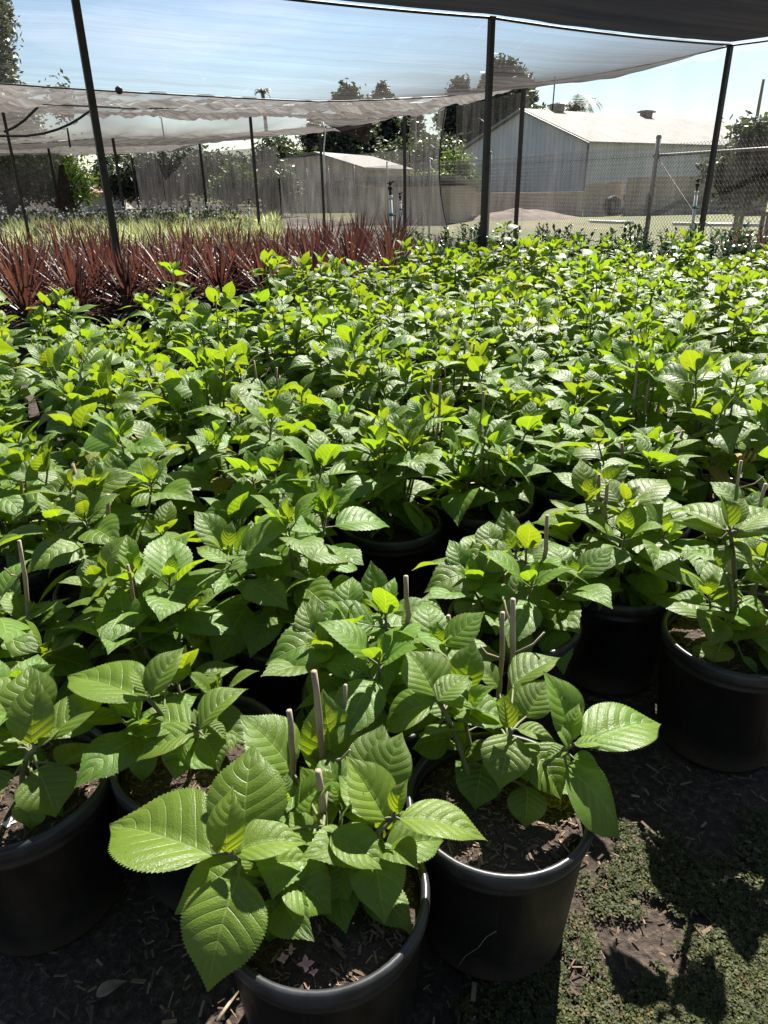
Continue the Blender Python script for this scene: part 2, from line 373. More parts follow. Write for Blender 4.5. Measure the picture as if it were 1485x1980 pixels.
obj('ground', mb.mesh('ground', M['soil']), kind='structure')
FD = Vector((4.58 - 2.61, 13 - 18.4, 0)).normalized()            # the fence's direction, towards the right front
FP = Vector((4.58, 13, 0))
a = FP + FD * 40; b = FP - FD * 120
sheet('field', [(a.x + .3, a.y), (200, a.y), (200, 500), (b.x + .3, 500), (b.x + .3, b.y)], .004, 'field')

# chips on the ground, clover
def chips(mb, rng, n, place, smin, smax, zlift=.003, mi=0):
    for _ in range(n):
        x, y, z = place(rng); L = rng.uniform(smin, smax) * (1.7 if rng.random() < .15 else 1); W = L * rng.uniform(.07, .26)
        t = Matrix.Rotation(rng.uniform(-.5, .5), 3, 'X') @ Matrix.Rotation(rng.uniform(-.35, .35), 3, 'Y')
        mb.box((x, y, z + zlift), (L, W, W * .35), rng.uniform(0, pi), min(1, max(0, rng.gauss(.42, .28))), mi, t)
rg = R_(3); mb = MB()
chips(mb, rg, 15000, lambda r: (r.uniform(-1.6, 2.2) + r.gauss(0, .2), r.uniform(.1, 2.4) + r.gauss(0, .2), 0), .005, .022)
obj('wood_chip_litter', mb.mesh('wood_chip_litter', M['chip'], False), label='brown bark chips scattered over the dark soil between the pots', cat='mulch', kind='stuff')
rg = R_(4); mb = MB(); cnt = 0
for _ in range(260000):
    x = rg.uniform(-.1, 1.7); y = rg.uniform(.3, 1.42)
    px, py = proj((x, y, 0))
    edge0 = (1.62 - x) * 3 + .9 * noise.noise(Vector((x * 5, y * 5, 9))); edge1 = (y - .34) * 6 + .7 * noise.noise(Vector((x * 6, y * 6, 12)))
    if min(edge0, edge1) < rg.random(): continue
    edge = (px - 1000) / 420 + (py - 1560) / 300 - .78 + 1.3 * noise.noise(Vector((x * 6, y * 6, 1))) + .7 * noise.noise(Vector((x * 19, y * 19, 5)))
    if edge < .15 or (edge < 1.0 and rg.random() > edge): continue
    if py < 1560 + 60 * rg.random(): continue
    z = rg.uniform(.001, .007); a0 = rg.random() * 6.3; r = rg.uniform(.0018, .0056); ag = rg.gauss(.1, .45)
    for q in range(3):
        a = a0 + q * 2.1; cx = x + cos(a) * r * .9; cy = y + sin(a) * r * .9; tz = rg.uniform(-.003, .003)
        pts = [Vector((x, y, z)), Vector((cx - sin(a) * r * .75, cy + cos(a) * r * .75, z + tz)), Vector((cx + cos(a) * r * .7, cy + sin(a) * r * .7, z - tz)), Vector((cx + sin(a) * r * .75, cy - cos(a) * r * .75, z - tz))]
        mb.add(pts, [(0, 3, 2, 1)], None, max(-.8, min(1, ag)))
    cnt += 1
    if cnt > 48000: break
obj('clover_ground_cover', mb.mesh('clover_ground_cover', M['clover'], False), label='low creeping clover carpeting the open ground beside the pots', cat='ground cover', kind='stuff')

# ------------------------------------------------------------------ pots
PR, PH, SZ = .178, .33, .292
mb = MB(); mb.lathe([(.0, .004), (.138, .004), (.146, .0), (.150, .012), (.1685, .272), (.1715, .274), (.1718, .281), (.1692, .284), (.1705, .296), (.1705, .306), (.164, .307), (.160, .27), (.159, .24)], 56)
POT = mb.mesh('pot', M['pot'])
mb = MB(); mb.lathe([(.1715, .299), (.1755, .2985), (.1785, .302), (.180, .312), (.1798, .324), (.177, .330), (.171, .3315), (.1665, .329), (.1640, .322), (.1635, .308)], 64, close=True)
RIM = mb.mesh('pot_rim', M['rim'])
def soil_mesh(seed, nchip, r=.163, n=28):
    rg = R_(seed); mb = MB(); vs = [Vector((0, 0, SZ + .012))]; fs = []; rings = 9
    for i in range(1, rings + 1):
        rr = r * i / rings
        for j in range(n):
            a = 2 * pi * j / n; x = rr * cos(a); y = rr * sin(a)
            z = SZ + .012 * (1 - (i / rings) ** 2) + .010 * noise.noise(Vector((x * 22 + seed, y * 22, seed)))
            vs.append(Vector((x, y, z if i < rings else SZ - .006)))
    for j in range(n): fs.append((0, 1 + j, 1 + (j + 1) % n))
    for i in range(rings - 1):
        for j in range(n):
            a = 1 + i * n + j; b = 1 + i * n + (j + 1) % n; fs.append((a, a + n, b + n, b))
    mb.add(vs, fs)
    def place(r_):
        rr = r * .95 * math.sqrt(r_.random()); a = r_.random() * 6.283
        return rr * cos(a), rr * sin(a), SZ + .010 * (1 - (rr / r) ** 2)
    chips(mb, rg, int(nchip * 2.6), place, .004, .017, .003, 1)
    return mb.mesh('soil', [M['mix'], M['chip']], False)
SOIL_NEAR = [soil_mesh(i, 420) for i in range(3)]
SOIL = [soil_mesh(10 + i, 130) for i in range(3)]
SOIL_FAR = soil_mesh(30, 20, n=16)

def cane_mesh(p0, p1, r, rng, twigs=0, bend=.01):
    mb = MB(); p0 = Vector(p0); p1 = Vector(p1); n = 7; L = (p1 - p0).length
    pts = []; rr = []
    for i in range(n + 1):
        t = i / n; o = Vector((rng.uniform(-1, 1), rng.uniform(-1, 1), 0)) * bend * .35 + Vector((bend * sin(pi * t), 0, 0))
        pts.append(p0.lerp(p1, t) + (o if 0 < i < n else Vector())); rr.append(r * (1.12 - .22 * t) * (1.14 if i in (2, 5) else 1))
    mb.tube(pts, rr, 8)
    for q in range(twigs):
        t = rng.uniform(.35, .8); b = p0.lerp(p1, t); a = rng.random() * 6.3; l = L * rng.uniform(.2, .4)
        e = b + Vector((cos(a) * l * .6, sin(a) * l * .6, l * .55)); m = b.lerp(e, .5) + Vector((cos(a), sin(a), 0)) * l * .12
        mb.tube([b, m, e], [r * .45, r * .4, r * .32], 5)
    return mb.mesh('cut_cane', M['cane'])

# ------------------------------------------------------------------ generic hydrangea prototypes
def shoot_meshes(rng, foot, top, nodes, size, res, young=True):
    """stem mesh and foliage mesh of one shoot; opposite leaves, each pair turned by a right angle"""
    foot = Vector(foot); top = Vector(top); st = MB(); fo = MB(); nS, nC = res
    lean = (top - foot); mid = foot.lerp(top, .5) + Vector((lean.x, lean.y, 0)) * .12
    def at(t): return foot * (1 - t) ** 2 + mid * 2 * t * (1 - t) + top * t * t
    st.tube([at(i / 5) for i in range(6)], [.0052, .005, .0046, .0042, .0036, .0028], 6)
    a0 = rng.random() * 6.3; H = lean.length
    lens = [.055, .105, .145, .150, .125, .10]; els = [1.15, .72, .30, .02, -.25, -.4]
    axis = (top - mid).normalized()
    tilt = Vector((0, 0, 1)).rotation_difference(axis).to_matrix(); tilt = Matrix.Identity(3).lerp(tilt, .6)
    for kx in range(nodes):
        back = [0, .012, .035, .085, .15, .22][kx]
        if back > H * .92: break
        p = at(max(0, 1 - back / H))
        for sgn in (0, pi):
            if kx > 2 and rng.random() < .12: continue
            az = a0 + kx * pi / 2 + sgn + rng.gauss(0, .2); el = els[kx] + rng.gauss(0, .17)
            L = lens[kx] * size * .98 * rng.uniform(.75, 1.2)
            if kx >= 4 and p.z < SZ + .05: el = max(el, -.15)
            dv = tilt @ Vector((cos(az) * cos(el), sin(az) * cos(el), sin(el)))
            b = p + dv * (.012 + .11 * L); t = b + dv * L + Vector((0, 0, -.16 * L if kx > 1 else -.04 * L))
            st.tube([p, b + dv * .004], [.0024, .0018], 4, cap=False)
            ag = [.52, .34, .17, .05, -.02, -.06][kx] + rng.gauss(0, .16)
            if kx >= 4 and rng.random() < .012: ag = -.7
            leaf(fo, b, t, rng.uniform(.56, .70), rng.gauss(0, .28), rng.uniform(.04, .16), rng.uniform(.2, .55) if kx < 3 else rng.uniform(.1, .35), max(-1, min(1, ag)), nS, nC, rng.uniform(0, .012), rng)
    for _ in range(2):
        az = rng.random() * 6.3; dv = Vector((cos(az) * .5, sin(az) * .5, .85)).normalized()
        leaf(fo, top, top + dv * .028 * size, .5, 0, .05, .5, .95, max(6, nS // 3), 2, 0, rng)
    return st.mesh('shoot', M['stem']), fo.mesh('foliage', M['leaf'])

def build_proto(seed, res, height, nshoots, size, spread, canes, soil, far=False):
    rng = R_(seed); root = obj('potted_hydrangea', None)
    pot = obj('pot', POT, root); obj('pot_rim', RIM, pot); obj('soil', soil, root)
    st_all, fo_all = None, None
    for i in range(nshoots):
        a = 2 * pi * (i + rng.uniform(-.4, .4)) / nshoots; rr = rng.uniform(.45, 1.2) * spread if i or nshoots < 3 else .02
        h = height * rng.uniform(.45, 1.12) if i else height * 1.1
        foot = (cos(a) * .03, sin(a) * .03, SZ - .005); top = (cos(a) * rr, sin(a) * rr, SZ + h)
        s, f_ = shoot_meshes(rng, foot, top, min(6, 3 + int(h / .07)), size, res)
        sh = obj('shoot', s, root); obj('foliage', f_, sh)
    for i in range(canes):
        a = rng.random() * 6.3; p0 = Vector((cos(a) * .04, sin(a) * .04, SZ - .01)); h = rng.uniform(.22, .40)
        p1 = p0 + Vector((cos(a) * rng.uniform(0, .09), sin(a) * rng.uniform(0, .09), h))
        obj('cut_cane', cane_mesh(p0, p1, rng.uniform(.0042, .006), rng, rng.choice((0, 1, 1)), .012), root)
    return root
PROTO_MID = []; PROTO_FAR = []
for i in range(10):
    hgt = [.22, .27, .31, .25, .36, .20, .29, .34, .24, .30][i]
    PROTO_MID.append((build_proto(100 + i, (28, 3), hgt, [9, 7, 9, 8, 8, 9, 10, 7, 9, 8][i], [1.06, 1.15, 1.0, 1.12, 1.06, 1.02, .94, 1.14, 1.04, 1.1][i], .14, [2, 1, 3, 2, 0, 3, 2, 0, 3, 1][i], SOIL[i % 3]), hgt, [2, 1, 3, 2, 0, 3, 2, 0, 3, 1][i]))
for i in range(8):
    hgt = [.26, .33, .38, .30, .42, .28, .35, .24][i]
    PROTO_FAR.append((build_proto(200 + i, (8, 2), hgt, 8, .95, .15, 0, SOIL_FAR), hgt, 0))
used = set()
def place_proto(pr, x, y, rz, s, label, group):
    root = pr[0]
    if id(root) in used: root = copy_tree(root)
    used.add(id(pr[0]))
    root.location = (x, y, 0); root.rotation_euler = (0, 0, rz)
    for ch in root.children:
        if not ch.name.startswith(('pot', 'soil')): ch.scale = (1, 1, s); ch.location.z = (1 - s) * SZ
    tag(root, label, 'potted plant', group); return root
HG = 'green hydrangeas in black nursery pots'

# ------------------------------------------------------------------ hydrangeas in front, leaf by leaf
def hand_plant(center, label, shoots, canes=(), soil=None, rz=0, nS=68, extra=(), fresh=.1):
    x, y = center; root = obj('potted_hydrangea', None, loc=(x, y, 0), rz=rz)
    tag(root, label, 'potted plant', HG); O = Vector((x, y, 0)); inv = Matrix.Rotation(-rz, 3, 'Z'); rng = R_(int(abs(x * 977 + y * 313) * 10))
    pot = obj('pot', POT, root); obj('pot_rim', RIM, pot); obj('soil', soil or SOIL_NEAR[int(rng.random() * 3)], root)
    loc = lambda p: inv @ (p - O)
    for node, nz_, foot, lv in shoots:
        st = MB(); fo = MB(); nd = loc(atZ(node[0], node[1], nz_)); ft = loc(Vector((foot[0], foot[1], SZ - .005)))
        m = ft.lerp(nd, .55) + Vector((0, 0, .03)); pts = [ft, ft.lerp(m, .5) + Vector((0, 0, .012)), m, m.lerp(nd, .5) + Vector((0, 0, .006)), nd]
        st.tube(pts, [.0062, .0058, .0054, .005, .0044], 8)
        for L_ in lv:
            (bx, by, bz, tx, ty, tz, wr, ag) = L_[:8]; ex = L_[8] if len(L_) > 8 else {}
            b = loc(pixat(bx, by, bz)); t = loc(pixat(tx, ty, tz))
            near = min(pts + [ft.lerp(nd, q / 8) for q in range(9)], key=lambda p: (p - b).length)
            st.tube([near, near.lerp(b, .5) + Vector((0, 0, .004)), b + (t - b) * .03], [.0032, .0027, .0020], 6, cap=False)
            leaf(fo, b, t, wr * 1.12, ex.get('roll', rng.gauss(0, .08)), ex.get('arch', rng.uniform(.03, .13)), ex.get('fold', .30) * rng.uniform(1.3, 1.9), min(1, ag + fresh) + rng.gauss(0, .04), nS, 6, .008, rng, ex.get('up'))
        sh = obj('shoot', st.mesh('shoot', M['stem']), root); obj('foliage', fo.mesh('foliage', M['leaf']), sh)
    for ex_, ey_, eh_, sz_ in extra:
        s_, f_ = shoot_meshes(rng, (ex_ * .3, ey_ * .3, SZ - .005), (ex_, ey_, SZ + eh_), 6, sz_, (40, 5)); sh = obj('shoot', s_, root); obj('foliage', f_, sh)
    for base, topy, lean, r, tw in canes:
        p0 = atZ(base[0], base[1], SZ - .01); tx, ty = topy
        best = min((atY(tx, ty, p0.y + dy * .01) for dy in range(-4, 9)), key=lambda p: abs(p.y - p0.y - lean))
        obj('cut_cane', cane_mesh(loc(p0), loc(best), r, rng, tw, .004), root)
    return root
# leaf: base px, height, tip px, height, width ratio, age, options
P1 = (-.114, .817)
hand_plant(P1, 'nearest green hydrangea, large leaf drooping over its rim, three bare cut canes', [
 ((440, 1652), .44, (-.13, .82), [
  (412, 1655, .440, 212, 1596, .41, .64, .35, {'arch': .05}),
  (472, 1622, .445, 489, 1440, .53, .78, .28, {'fold': .12}),
  (436, 1648, .455, 450, 1520, .53, .52, .6, {'fold': .5}),
  (452, 1650, .45, 594, 1632, .44, .60, .5, {'fold': .35}),
  (462, 1692, .43, 402, 1918, .335, .72, .30, {'arch': .12, 'fold': .12}),
  (464, 1672, .42, 338, 1768, .36, .66, .05, {'fold': .1}),
  (500, 1672, .42, 606, 1668, .40, .62, .3, {'roll': .25}),
  (425, 1650, .455, 405, 1630, .47, .5, .8), (455, 1655, .455, 470, 1610, .47, .5, .8)]),
 ((625, 1598), .42, (-.10, .83), [
  (634, 1602, 10.925, 580, 1482, 10.95, .72, .15, {'fold': .2}),
  (640, 1478, 11.04, 624, 1332, 11.09, .62, .15, {'fold': .3}),
  (628, 1500, 11.02, 574, 1440, 11.03, .6, .75),
  (566, 1490, 11.03, 464, 1383, 11.08, .78, .12, {'fold': .25}),
  (640, 1612, .43, 750, 1684, .40, .60, .45, {'fold': .3}),
  (715, 1622, .40, 744, 1788, .33, .62, .05, {'arch': .1}),
  (545, 1690, .40, 642, 1768, .35, .76, .3, {'arch': .1}),
  (668, 1672, .37, 648, 1766, .31, .5, .0),
  (560, 1605, .42, 612, 1640, .40, .5, .45),
  (532, 1738, .36, 520, 1822, .30, .7, .0),
  (600, 1620, 10.86, 560, 1570, 10.9, .6, .5), (580, 1575, 11.02, 548, 1500, 11.05, .62, .4), (690, 1600, 10.92, 700, 1690, .34, .6, .05), (600, 1650, .38, 505, 1620, .40, .62, .25), (640, 1560, 10.98, 700, 1545, 11.0, .6, .3)]),
 ((758, 1584), .44, (-.08, .82), [
  (746, 1586, .44, 668, 1462, .52, .62, .65, {'fold': .35}),
  (772, 1584, .445, 943, 1626, .415, .50, .6, {'arch': .09, 'fold': .3}),
  (764, 1572, .45, 790, 1505, .50, .45, .8, {'fold': .5}),
  (738, 1530, .43, 778, 1416, .50, .72, .1),
  (706, 1520, .42, 742, 1400, .48, .66, .1),
  (742, 1580, .42, 654, 1500, .44, .58, .3),
  (728, 1590, .41, 660, 1575, .42, .5, .35)])],
 canes=[((566, 1575), (559, 1374), 0, .0058, 0), ((624, 1560), (607, 1298), 0, .0064, 1), ((630, 1672), (615, 1490), 0, .0064, 0), ((648, 1530), (668, 1324), .02, .004, 1)], soil=SOIL_NEAR[0], extra=[(.03, .10, .10, .95), (-.07, .09, .12, .9), (.10, .05, .09, .85), (-.10, -.01, .07, .8)], fresh=.3)
P2 = (.21, 1.003)
hand_plant(P2, 'bushy hydrangea just right of the nearest one, broad leaf hanging beside its pot', [
 ((846, 1354), .50, (.17, 1.03), [
  (842, 1347, .50, 784, 1258, .55, .82, .4), (838, 1352, .50, 919, 1374, .485, .52, .55, {'fold': .4}),
  (846, 1356, .51, 908, 1306, .53, .64, .45), (838, 1360, .49, 742, 1418, .42, .72, .35, {'arch': .12}),
  (868, 1378, .46, 995, 1400, .43, .64, .12), (870, 1425, .40, 797, 1448, .37, .95, -.02, {'fold': .05}),
  (902, 1508, .34, 880, 1470, .36, .8, .0), (932, 1478, .36, 918, 1566, .31, .9, -.02),
  (895, 1330, .47, 918, 1238, .55, .62, .2), (870, 1330, .46, 770, 1280, .49, .7, .1),
  (848, 1342, .51, 856, 1318, .53, .5, .8)]),
 ((988, 1416), .47, (.21, 1.02), [
  (985, 1420, .46, 966, 1528, .40, .76, .35, {'arch': .12}), (1000, 1410, .475, 1075, 1436, .455, .48, .55),
  (984, 1408, .48, 972, 1342, .53, .5, .6, {'fold': .5}), (1016, 1388, .47, 1062, 1316, .52, .74, .22),
  (1025, 1440, .42, 1085, 1546, .35, .82, -.02), (1020, 1520, .36, 1016, 1602, .305, .82, -.02),
  (990, 1326, .46, 1084, 1272, .49, .7, .1), (965, 1330, .45, 905, 1280, .49, .6, .1),
  (960, 1400, .44, 900, 1380, .45, .6, .15), (955, 1450, .40, 890, 1470, .36, .6, .0)]),
 ((1104, 1442), .45, (.25, 1.02), [
  (1100, 1424, .45, 1050, 1298, .56, .62, .2), (1128, 1438, .455, 1278, 1400, .435, .56, .4, {'fold': .3}),
  (1104, 1432, .46, 1120, 1360, .51, .44, .8, {'fold': .5}), (1112, 1442, .46, 1178, 1440, .45, .36, .85),
  (1100, 1446, .46, 1068, 1398, .49, .42, .7), (1094, 1484, .42, 1198, 1624, .29, .68, .05, {'arch': .12, 'fold': .08}),
  (1108, 1466, .43, 1160, 1490, .41, .6, .05), (1098, 1450, .44, 1052, 1470, .42, .5, .3)])],
 canes=[((958, 1390), (972, 1184), 0, .0055, 1), ((982, 1400), (992, 1158), 0, .006, 2), ((872, 1330), (867, 1190), 0, .005, 0)], soil=SOIL_NEAR[1], extra=[(-.06, .10, .15, 1.0), (.02, .10, .12, 1.0)])
P3 = (-.74, 1.07)
hand_plant(P3, 'hydrangea cut by the picture edge, one upright tapering leaf, chip mulch in pot', [
 ((70, 1448), .45, (-.74, 1.06), [
  (62, 1440, .45, 74, 1308, .55, .60, .3, {'fold': .3}), (92, 1432, .45, 224, 1336, .48, .56, .12, {'fold': .3}),
  (46, 1438, .45, -70, 1390, .45, .6, .2), (38, 1446, .45, -30, 1440, .43, .6, .35), (74, 1444, .455, 118, 1408, .47, .5, .6),
  (74, 1488, .41, 108, 1580, .34, .98, .05, {'arch': .1}), (118, 1482, .39, 192, 1440, .36, .8, -.03),
  (68, 1538, .36, 62, 1604, .305, .9, -.03), (62, 1400, .46, 58, 1286, .53, .8, .15), (28, 1500, .40, -40, 1560, .36, .7, .1),
  (150, 1396, .44, 247, 1398, .41, .5, .1), (36, 1400, .46, -40, 1310, .52, .7, .15)])],
soil=SOIL_NEAR[2], extra=[(-.10, .02, .12, 1.0), (-.02, .11, .16, 1.05)])
P4 = (-.40, 1.15)
hand_plant(P4, 'low hydrangea in the gap between the two nearest pots at left, no canes', [
 ((382, 1406), .45, (-.40, 1.14), [
  (376, 1415, .45, 260, 1474, .41, .60, .2, {'fold': .25}), (386, 1410, .46, 480, 1332, .50, .62, .35),
  (368, 1402, .44, 238, 1398, .41, .60, .05), (392, 1420, .43, 424, 1492, .38, .72, -.02), (356, 1438, .40, 338, 1508, .34, .9, -.03),
  (280, 1440, .37, 276, 1514, .31, .68, -.02), (382, 1402, .46, 375, 1370, .48, .5, .7), (400, 1400, .45, 440, 1430, .42, .6, .1),
  (420, 1300, .42, 395, 1352, .38, .8, -.02)]),
 ((286, 1352), .49, (-.43, 1.15), [
  (282, 1354, .49, 130, 1308, .46, .46, .4, {'fold': .3}), (292, 1346, .495, 356, 1252, .55, .50, .4, {'fold': .35}),
  (286, 1340, .50, 254, 1286, .54, .55, .6), (280, 1346, .50, 262, 1322, .51, .7, .95), (322, 1322, .45, 368, 1280, .46, .8, .0),
  (290, 1370, .45, 330, 1400, .42, .6, .1)])], soil=SOIL_NEAR[0], rz=1, extra=[(.06, .11, .13, 1.0), (-.08, .06, .14, .95), (.09, .02, .10, .9)])
P5 = (.90, 1.52)
hand_plant(P5, 'hydrangea at the right picture edge with a puckered leaf and yellowing foliage', [
 ((1412, 1030), .70, (.91, 1.53), [
  (1402, 1026, .70, 1284, 992, .69, .55, .3, {'fold': .35}), (1410, 1020, .71, 1392, 955, .77, .5, .45, {'fold': .5}),
  (1418, 1015, .71, 1440, 962, .76, .62, .35), (1425, 1030, .70, 1496, 985, .72, .6, .25), (1420, 1040, .69, 1468, 1034, .66, .62, .4),
  (1398, 1040, .69, 1344, 1042, .67, .42, -.55), (1415, 1050, .67, 1450, 1126, .58, .62, .1), (1405, 1055, .66, 1390, 1095, .62, .7, .1),
  (1400, 1035, .69, 1290, 1008, .67, .5, .5)]),
 ((1406, 1110), .60, (.90, 1.53), [
  (1400, 1100, .56, 1330, 1065, .54, .4, .1), (1462, 1210, .42, 1343, 1180, .41, .74, .1, {'fold': .3}), (1366, 1170, .44, 1294, 1156, .43, .62, .0),
  (1430, 1160, .46, 1490, 1200, .42, .7, .05), (1450, 1225, .38, 1500, 1270, .34, .7, .0), (1435, 1270, .33, 1466, 1306, .30, .5, .0),
  (1380, 1280, .32, 1395, 1240, .34, .9, -.45), (1440, 1120, .55, 1500, 1150, .5, .6, .1)])],
 canes=[((1408, 1235), (1412, 1060), 0, .006, 1)], soil=SOIL_NEAR[1], rz=2, extra=[(.05, -.10, .20, 1.0), (-.10, -.06, .26, 1.05), (.02, .10, .16, .95), (-.02, -.02, .34, 1.0)])

# ------------------------------------------------------------------ the rest of the hydrangea bed
GA = math.radians(28); GU = Vector((cos(GA), sin(GA))); GV = Vector((-sin(GA), cos(GA))); PITCH = .392
def inside(x, y, poly):
    c = False; n = len(poly)
    for i in range(n):
        x1, y1 = poly[i]; x2, y2 = poly[(i + 1) % n]
        if (y1 > y) != (y2 > y) and x < (x2 - x1) * (y - y1) / (y2 - y1) + x1: c = not c
    return c
BED = [(-4, .9), (-.5, .9), (.25, 1.25), (.62, 1.45), (.8, 1.70), (1.5, 1.45), (6, 2.4), (4.6, 7.4), (3.6, 8.1), (2.4, 8.9), (1.3, 9.2), (.4, 8.3), (-.5, 6.9), (-1.0, 5.8), (-1.9, 5.3), (-3.4, 4.8), (-5, 4)]
EXTRA = [(.345, 1.62, 0, 'hydrangea with its rim showing just behind the bushy right-hand one'), (.69, 1.83, 3, 'hydrangea left of the right-edge pot, soil and pot wall in view'), (-.95, 1.44, 5, 'hydrangea at the left edge behind the chip-mulched pot'), (-.80, 1.84, 2, 'hydrangea with grey canes two pots behind the left-edge plant'), (-.59, 1.50, 8, 'hydrangea with cut canes behind the low one between the nearest pots'), (-.02, 1.33, 0, 'short bushy hydrangea directly behind the tall canes of the nearest plant'), (-.25, 1.62, 9, 'hydrangea with one grey cane, two pots behind the nearest one')]
fixed = [P1, P2, P3, P4, P5] + [e[:2] for e in EXTRA]
ORD = 'first second third fourth fifth sixth seventh eighth ninth tenth eleventh twelfth thirteenth fourteenth fifteenth sixteenth seventeenth eighteenth nineteenth twentieth'.split()
ORD += ['twenty-' + w for w in ORD[:9]] + ['thirtieth'] + ['thirty-' + w for w in ORD[:9]]
rows = {}
rg = R_(21)
for j in range(0, 34):
    for i in range(-14, 30):
        st = PITCH + .0016 * max(0, j - 4)
        jv = PITCH * j + .0035 * max(0, j - 3) ** 2 * .6
        p = Vector(P1) + GU * (i * st) + GV * jv + Vector((rg.uniform(-.02, .02), rg.uniform(-.02, .02)))
        x, y = p
        if not inside(x, y, BED): continue
        if min((x - a) ** 2 + (y - b) ** 2 for a, b in fixed) < .30 ** 2: continue
        if abs(x) > .56 * y + .28: continue
        rows.setdefault(j, []).append((x, y))
NPL = sum(len(r) for r in rows.values()); print('HYDRANGEAS', NPL)
for x, y, q, lab in EXTRA: place_proto(PROTO_MID[q], x, y, q * 1.3, 1.0, lab, HG)
rn = 0
for j in sorted(rows):
    rw = sorted(rows[j]); rn += 1
    for q, (x, y) in enumerate(rw):
        far = y > 3.6
        pr = rg.choice(PROTO_FAR if far else PROTO_MID)
        s = rg.uniform(.78, 1.26); hh = pr[1] * s
        size = 'tall' if hh > .34 else ('low' if hh < .25 else 'leafy')
        cn = {0: '', 1: ' with one bare cane', 2: ' with bare canes', 3: ' with cut canes'}[pr[2]]
        lab = '%s hydrangea%s, %s from left in the %s diagonal pot row' % (size, cn, ORD[q], ORD[rn - 1])
        place_proto(pr, x, y, rg.random() * 6.28, s, lab, HG)
for pr in PROTO_MID + PROTO_FAR:
    if id(pr[0]) not in used:
        for ch in list(pr[0].children_recursive): bpy.data.objects.remove(ch)
        bpy.data.objects.remove(pr[0])
# three taller ones that rise clear of the bed
def tall_plant(px, py, zt, label, seed, size=1.0):
    p = atZ(px, py, zt); rng = R_(seed); root = obj('potted_hydrangea', None, loc=(p.x, p.y, 0)); tag(root, label, 'potted plant', HG)
    pot = obj('pot', POT, root); obj('pot_rim', RIM, pot); obj('soil', SOIL_FAR, root)
    for i in range(4):
        a = i * 1.6 + rng.random(); h = (zt - SZ) * (1 if i == 0 else rng.uniform(.5, .75)); r = 0 if i == 0 else .12
        s, f_ = shoot_meshes(rng, (cos(a) * .02, sin(a) * .02, SZ), (cos(a) * r, sin(a) * r, SZ + h), 6 if i == 0 else 5, size, (16, 3))
        sh = obj('shoot', s, root); obj('foliage', f_, sh)
tall_plant(120, 575, .80, 'lone tall hydrangea shoot in front of the red cordylines at far left', 1)
tall_plant(335, 525, .85, 'tall hydrangea with bright tip against the red cordylines, left of the middle', 2)
tall_plant(520, 515, .85, 'tall hydrangea with wide leaf crown against the red cordyline bed', 3)
tall_plant(975, 440, .98, 'tallest hydrangea shoot at the back, beside the centre steel post', 4)
tall_plant(545, 580, .85, 'tall large-leaved hydrangea at the back edge below the cordylines', 5, 1.15)

# ------------------------------------------------------------------ cordylines
def cord_proto(seed, n, h):
    rng = R_(seed); root = obj('red_cordyline', None)
    pot = obj('pot', POT, root); obj('pot_rim', RIM, pot)
    fo = MB(); z0 = .34
    for i in range(n):
        t = i / n; az = i * 2.4 + rng.gauss(0, .2); el = 1.45 - t * 1.15 + rng.gauss(0, .1)
        L = h * rng.uniform(.75, 1.05) * (.85 + .25 * (1 - abs(t - .4)))
        blade(fo, (cos(az) * .018, sin(az) * .018, z0 + (1 - t) * .08), az, el, L, rng.uniform(.022, .038), rng.uniform(.05, .3) + t * .35, rng.gauss(.35, .3))
    for i in range(int(n * .35)):
        az = rng.random() * 6.3
        blade(fo, (cos(az) * .02, sin(az) * .02, z0 - .02), az, rng.uniform(-.15, .35), h * rng.uniform(.6, .9), rng.uniform(.025, .04), rng.uniform(.2, .7), rng.uniform(-1, -.3))
    obj('foliage', fo.mesh('foliage', M['cord']), root)
    st = MB(); st.tube([(0, 0, .28), (0, 0, .42)], [.03, .022], 8); obj('stem', st.mesh('stem', M['bark']), root)
    mbs = MB(); mbs.lathe([(.0, SZ), (.163, SZ)], 20); obj('soil', mbs.mesh('soil', M['mix']), root)
    return root
CP = [cord_proto(300 + i, [60, 66, 54, 70, 62][i], [.66, .60, .70, .63, .57][i]) for i in range(5)]
CU = Vector((.905, .425)); CV = Vector((-.425, .905)); C0 = Vector((-4.55, 6.1)); cused = set(); crow = {}
rg = R_(8)
for j in range(6):
    for i in range(14):
        p = C0 + CU * (i * .47 + (.22 if j % 2 else 0)) + CV * (j * .47) + Vector((rg.uniform(-.05, .05), rg.uniform(-.05, .05)))
        px, py = proj((p.x, p.y, .8))
        if px < -90 or px > 790 or (j > 3 and px > 770): continue
        crow.setdefault(j, []).append((p.x, p.y))
def place_cord(x, y, lab, s=1):
    pr = rg.choice(CP); root = copy_tree(pr) if id(pr) in cused else pr; cused.add(id(pr))
    root.location = (x, y, 0); root.rotation_euler = (0, 0, rg.random() * 6.3); root.scale = (s, s, s * rg.uniform(.92, 1.06))
    tag(root, lab, 'cordyline', 'red cordylines in the bed behind the hydrangeas')
CN = ['front', 'second', 'third', 'fourth', 'fifth', 'sixth']
for j in crow:
    for q, (x, y) in enumerate(sorted(crow[j])):
        place_cord(x, y, 'spiky red-brown cordyline, %s from left in the %s row of its bed' % (ORD[q], CN[j]))
for px, py, lab in [(800, 520, 'single red cordyline standing beside the white sprinkler riser'), (845, 500, 'small red cordyline left of the centre steel post'), (770, 500, 'red cordyline just behind the tallest sprinkler riser'), (1415, 505, 'small red cordyline below the right-hand steel post'), (1470, 510, 'small red cordyline at the right edge below the tree')]:
    p = atZ(px, py, .45); place_cord(p.x, p.y, lab, .86)

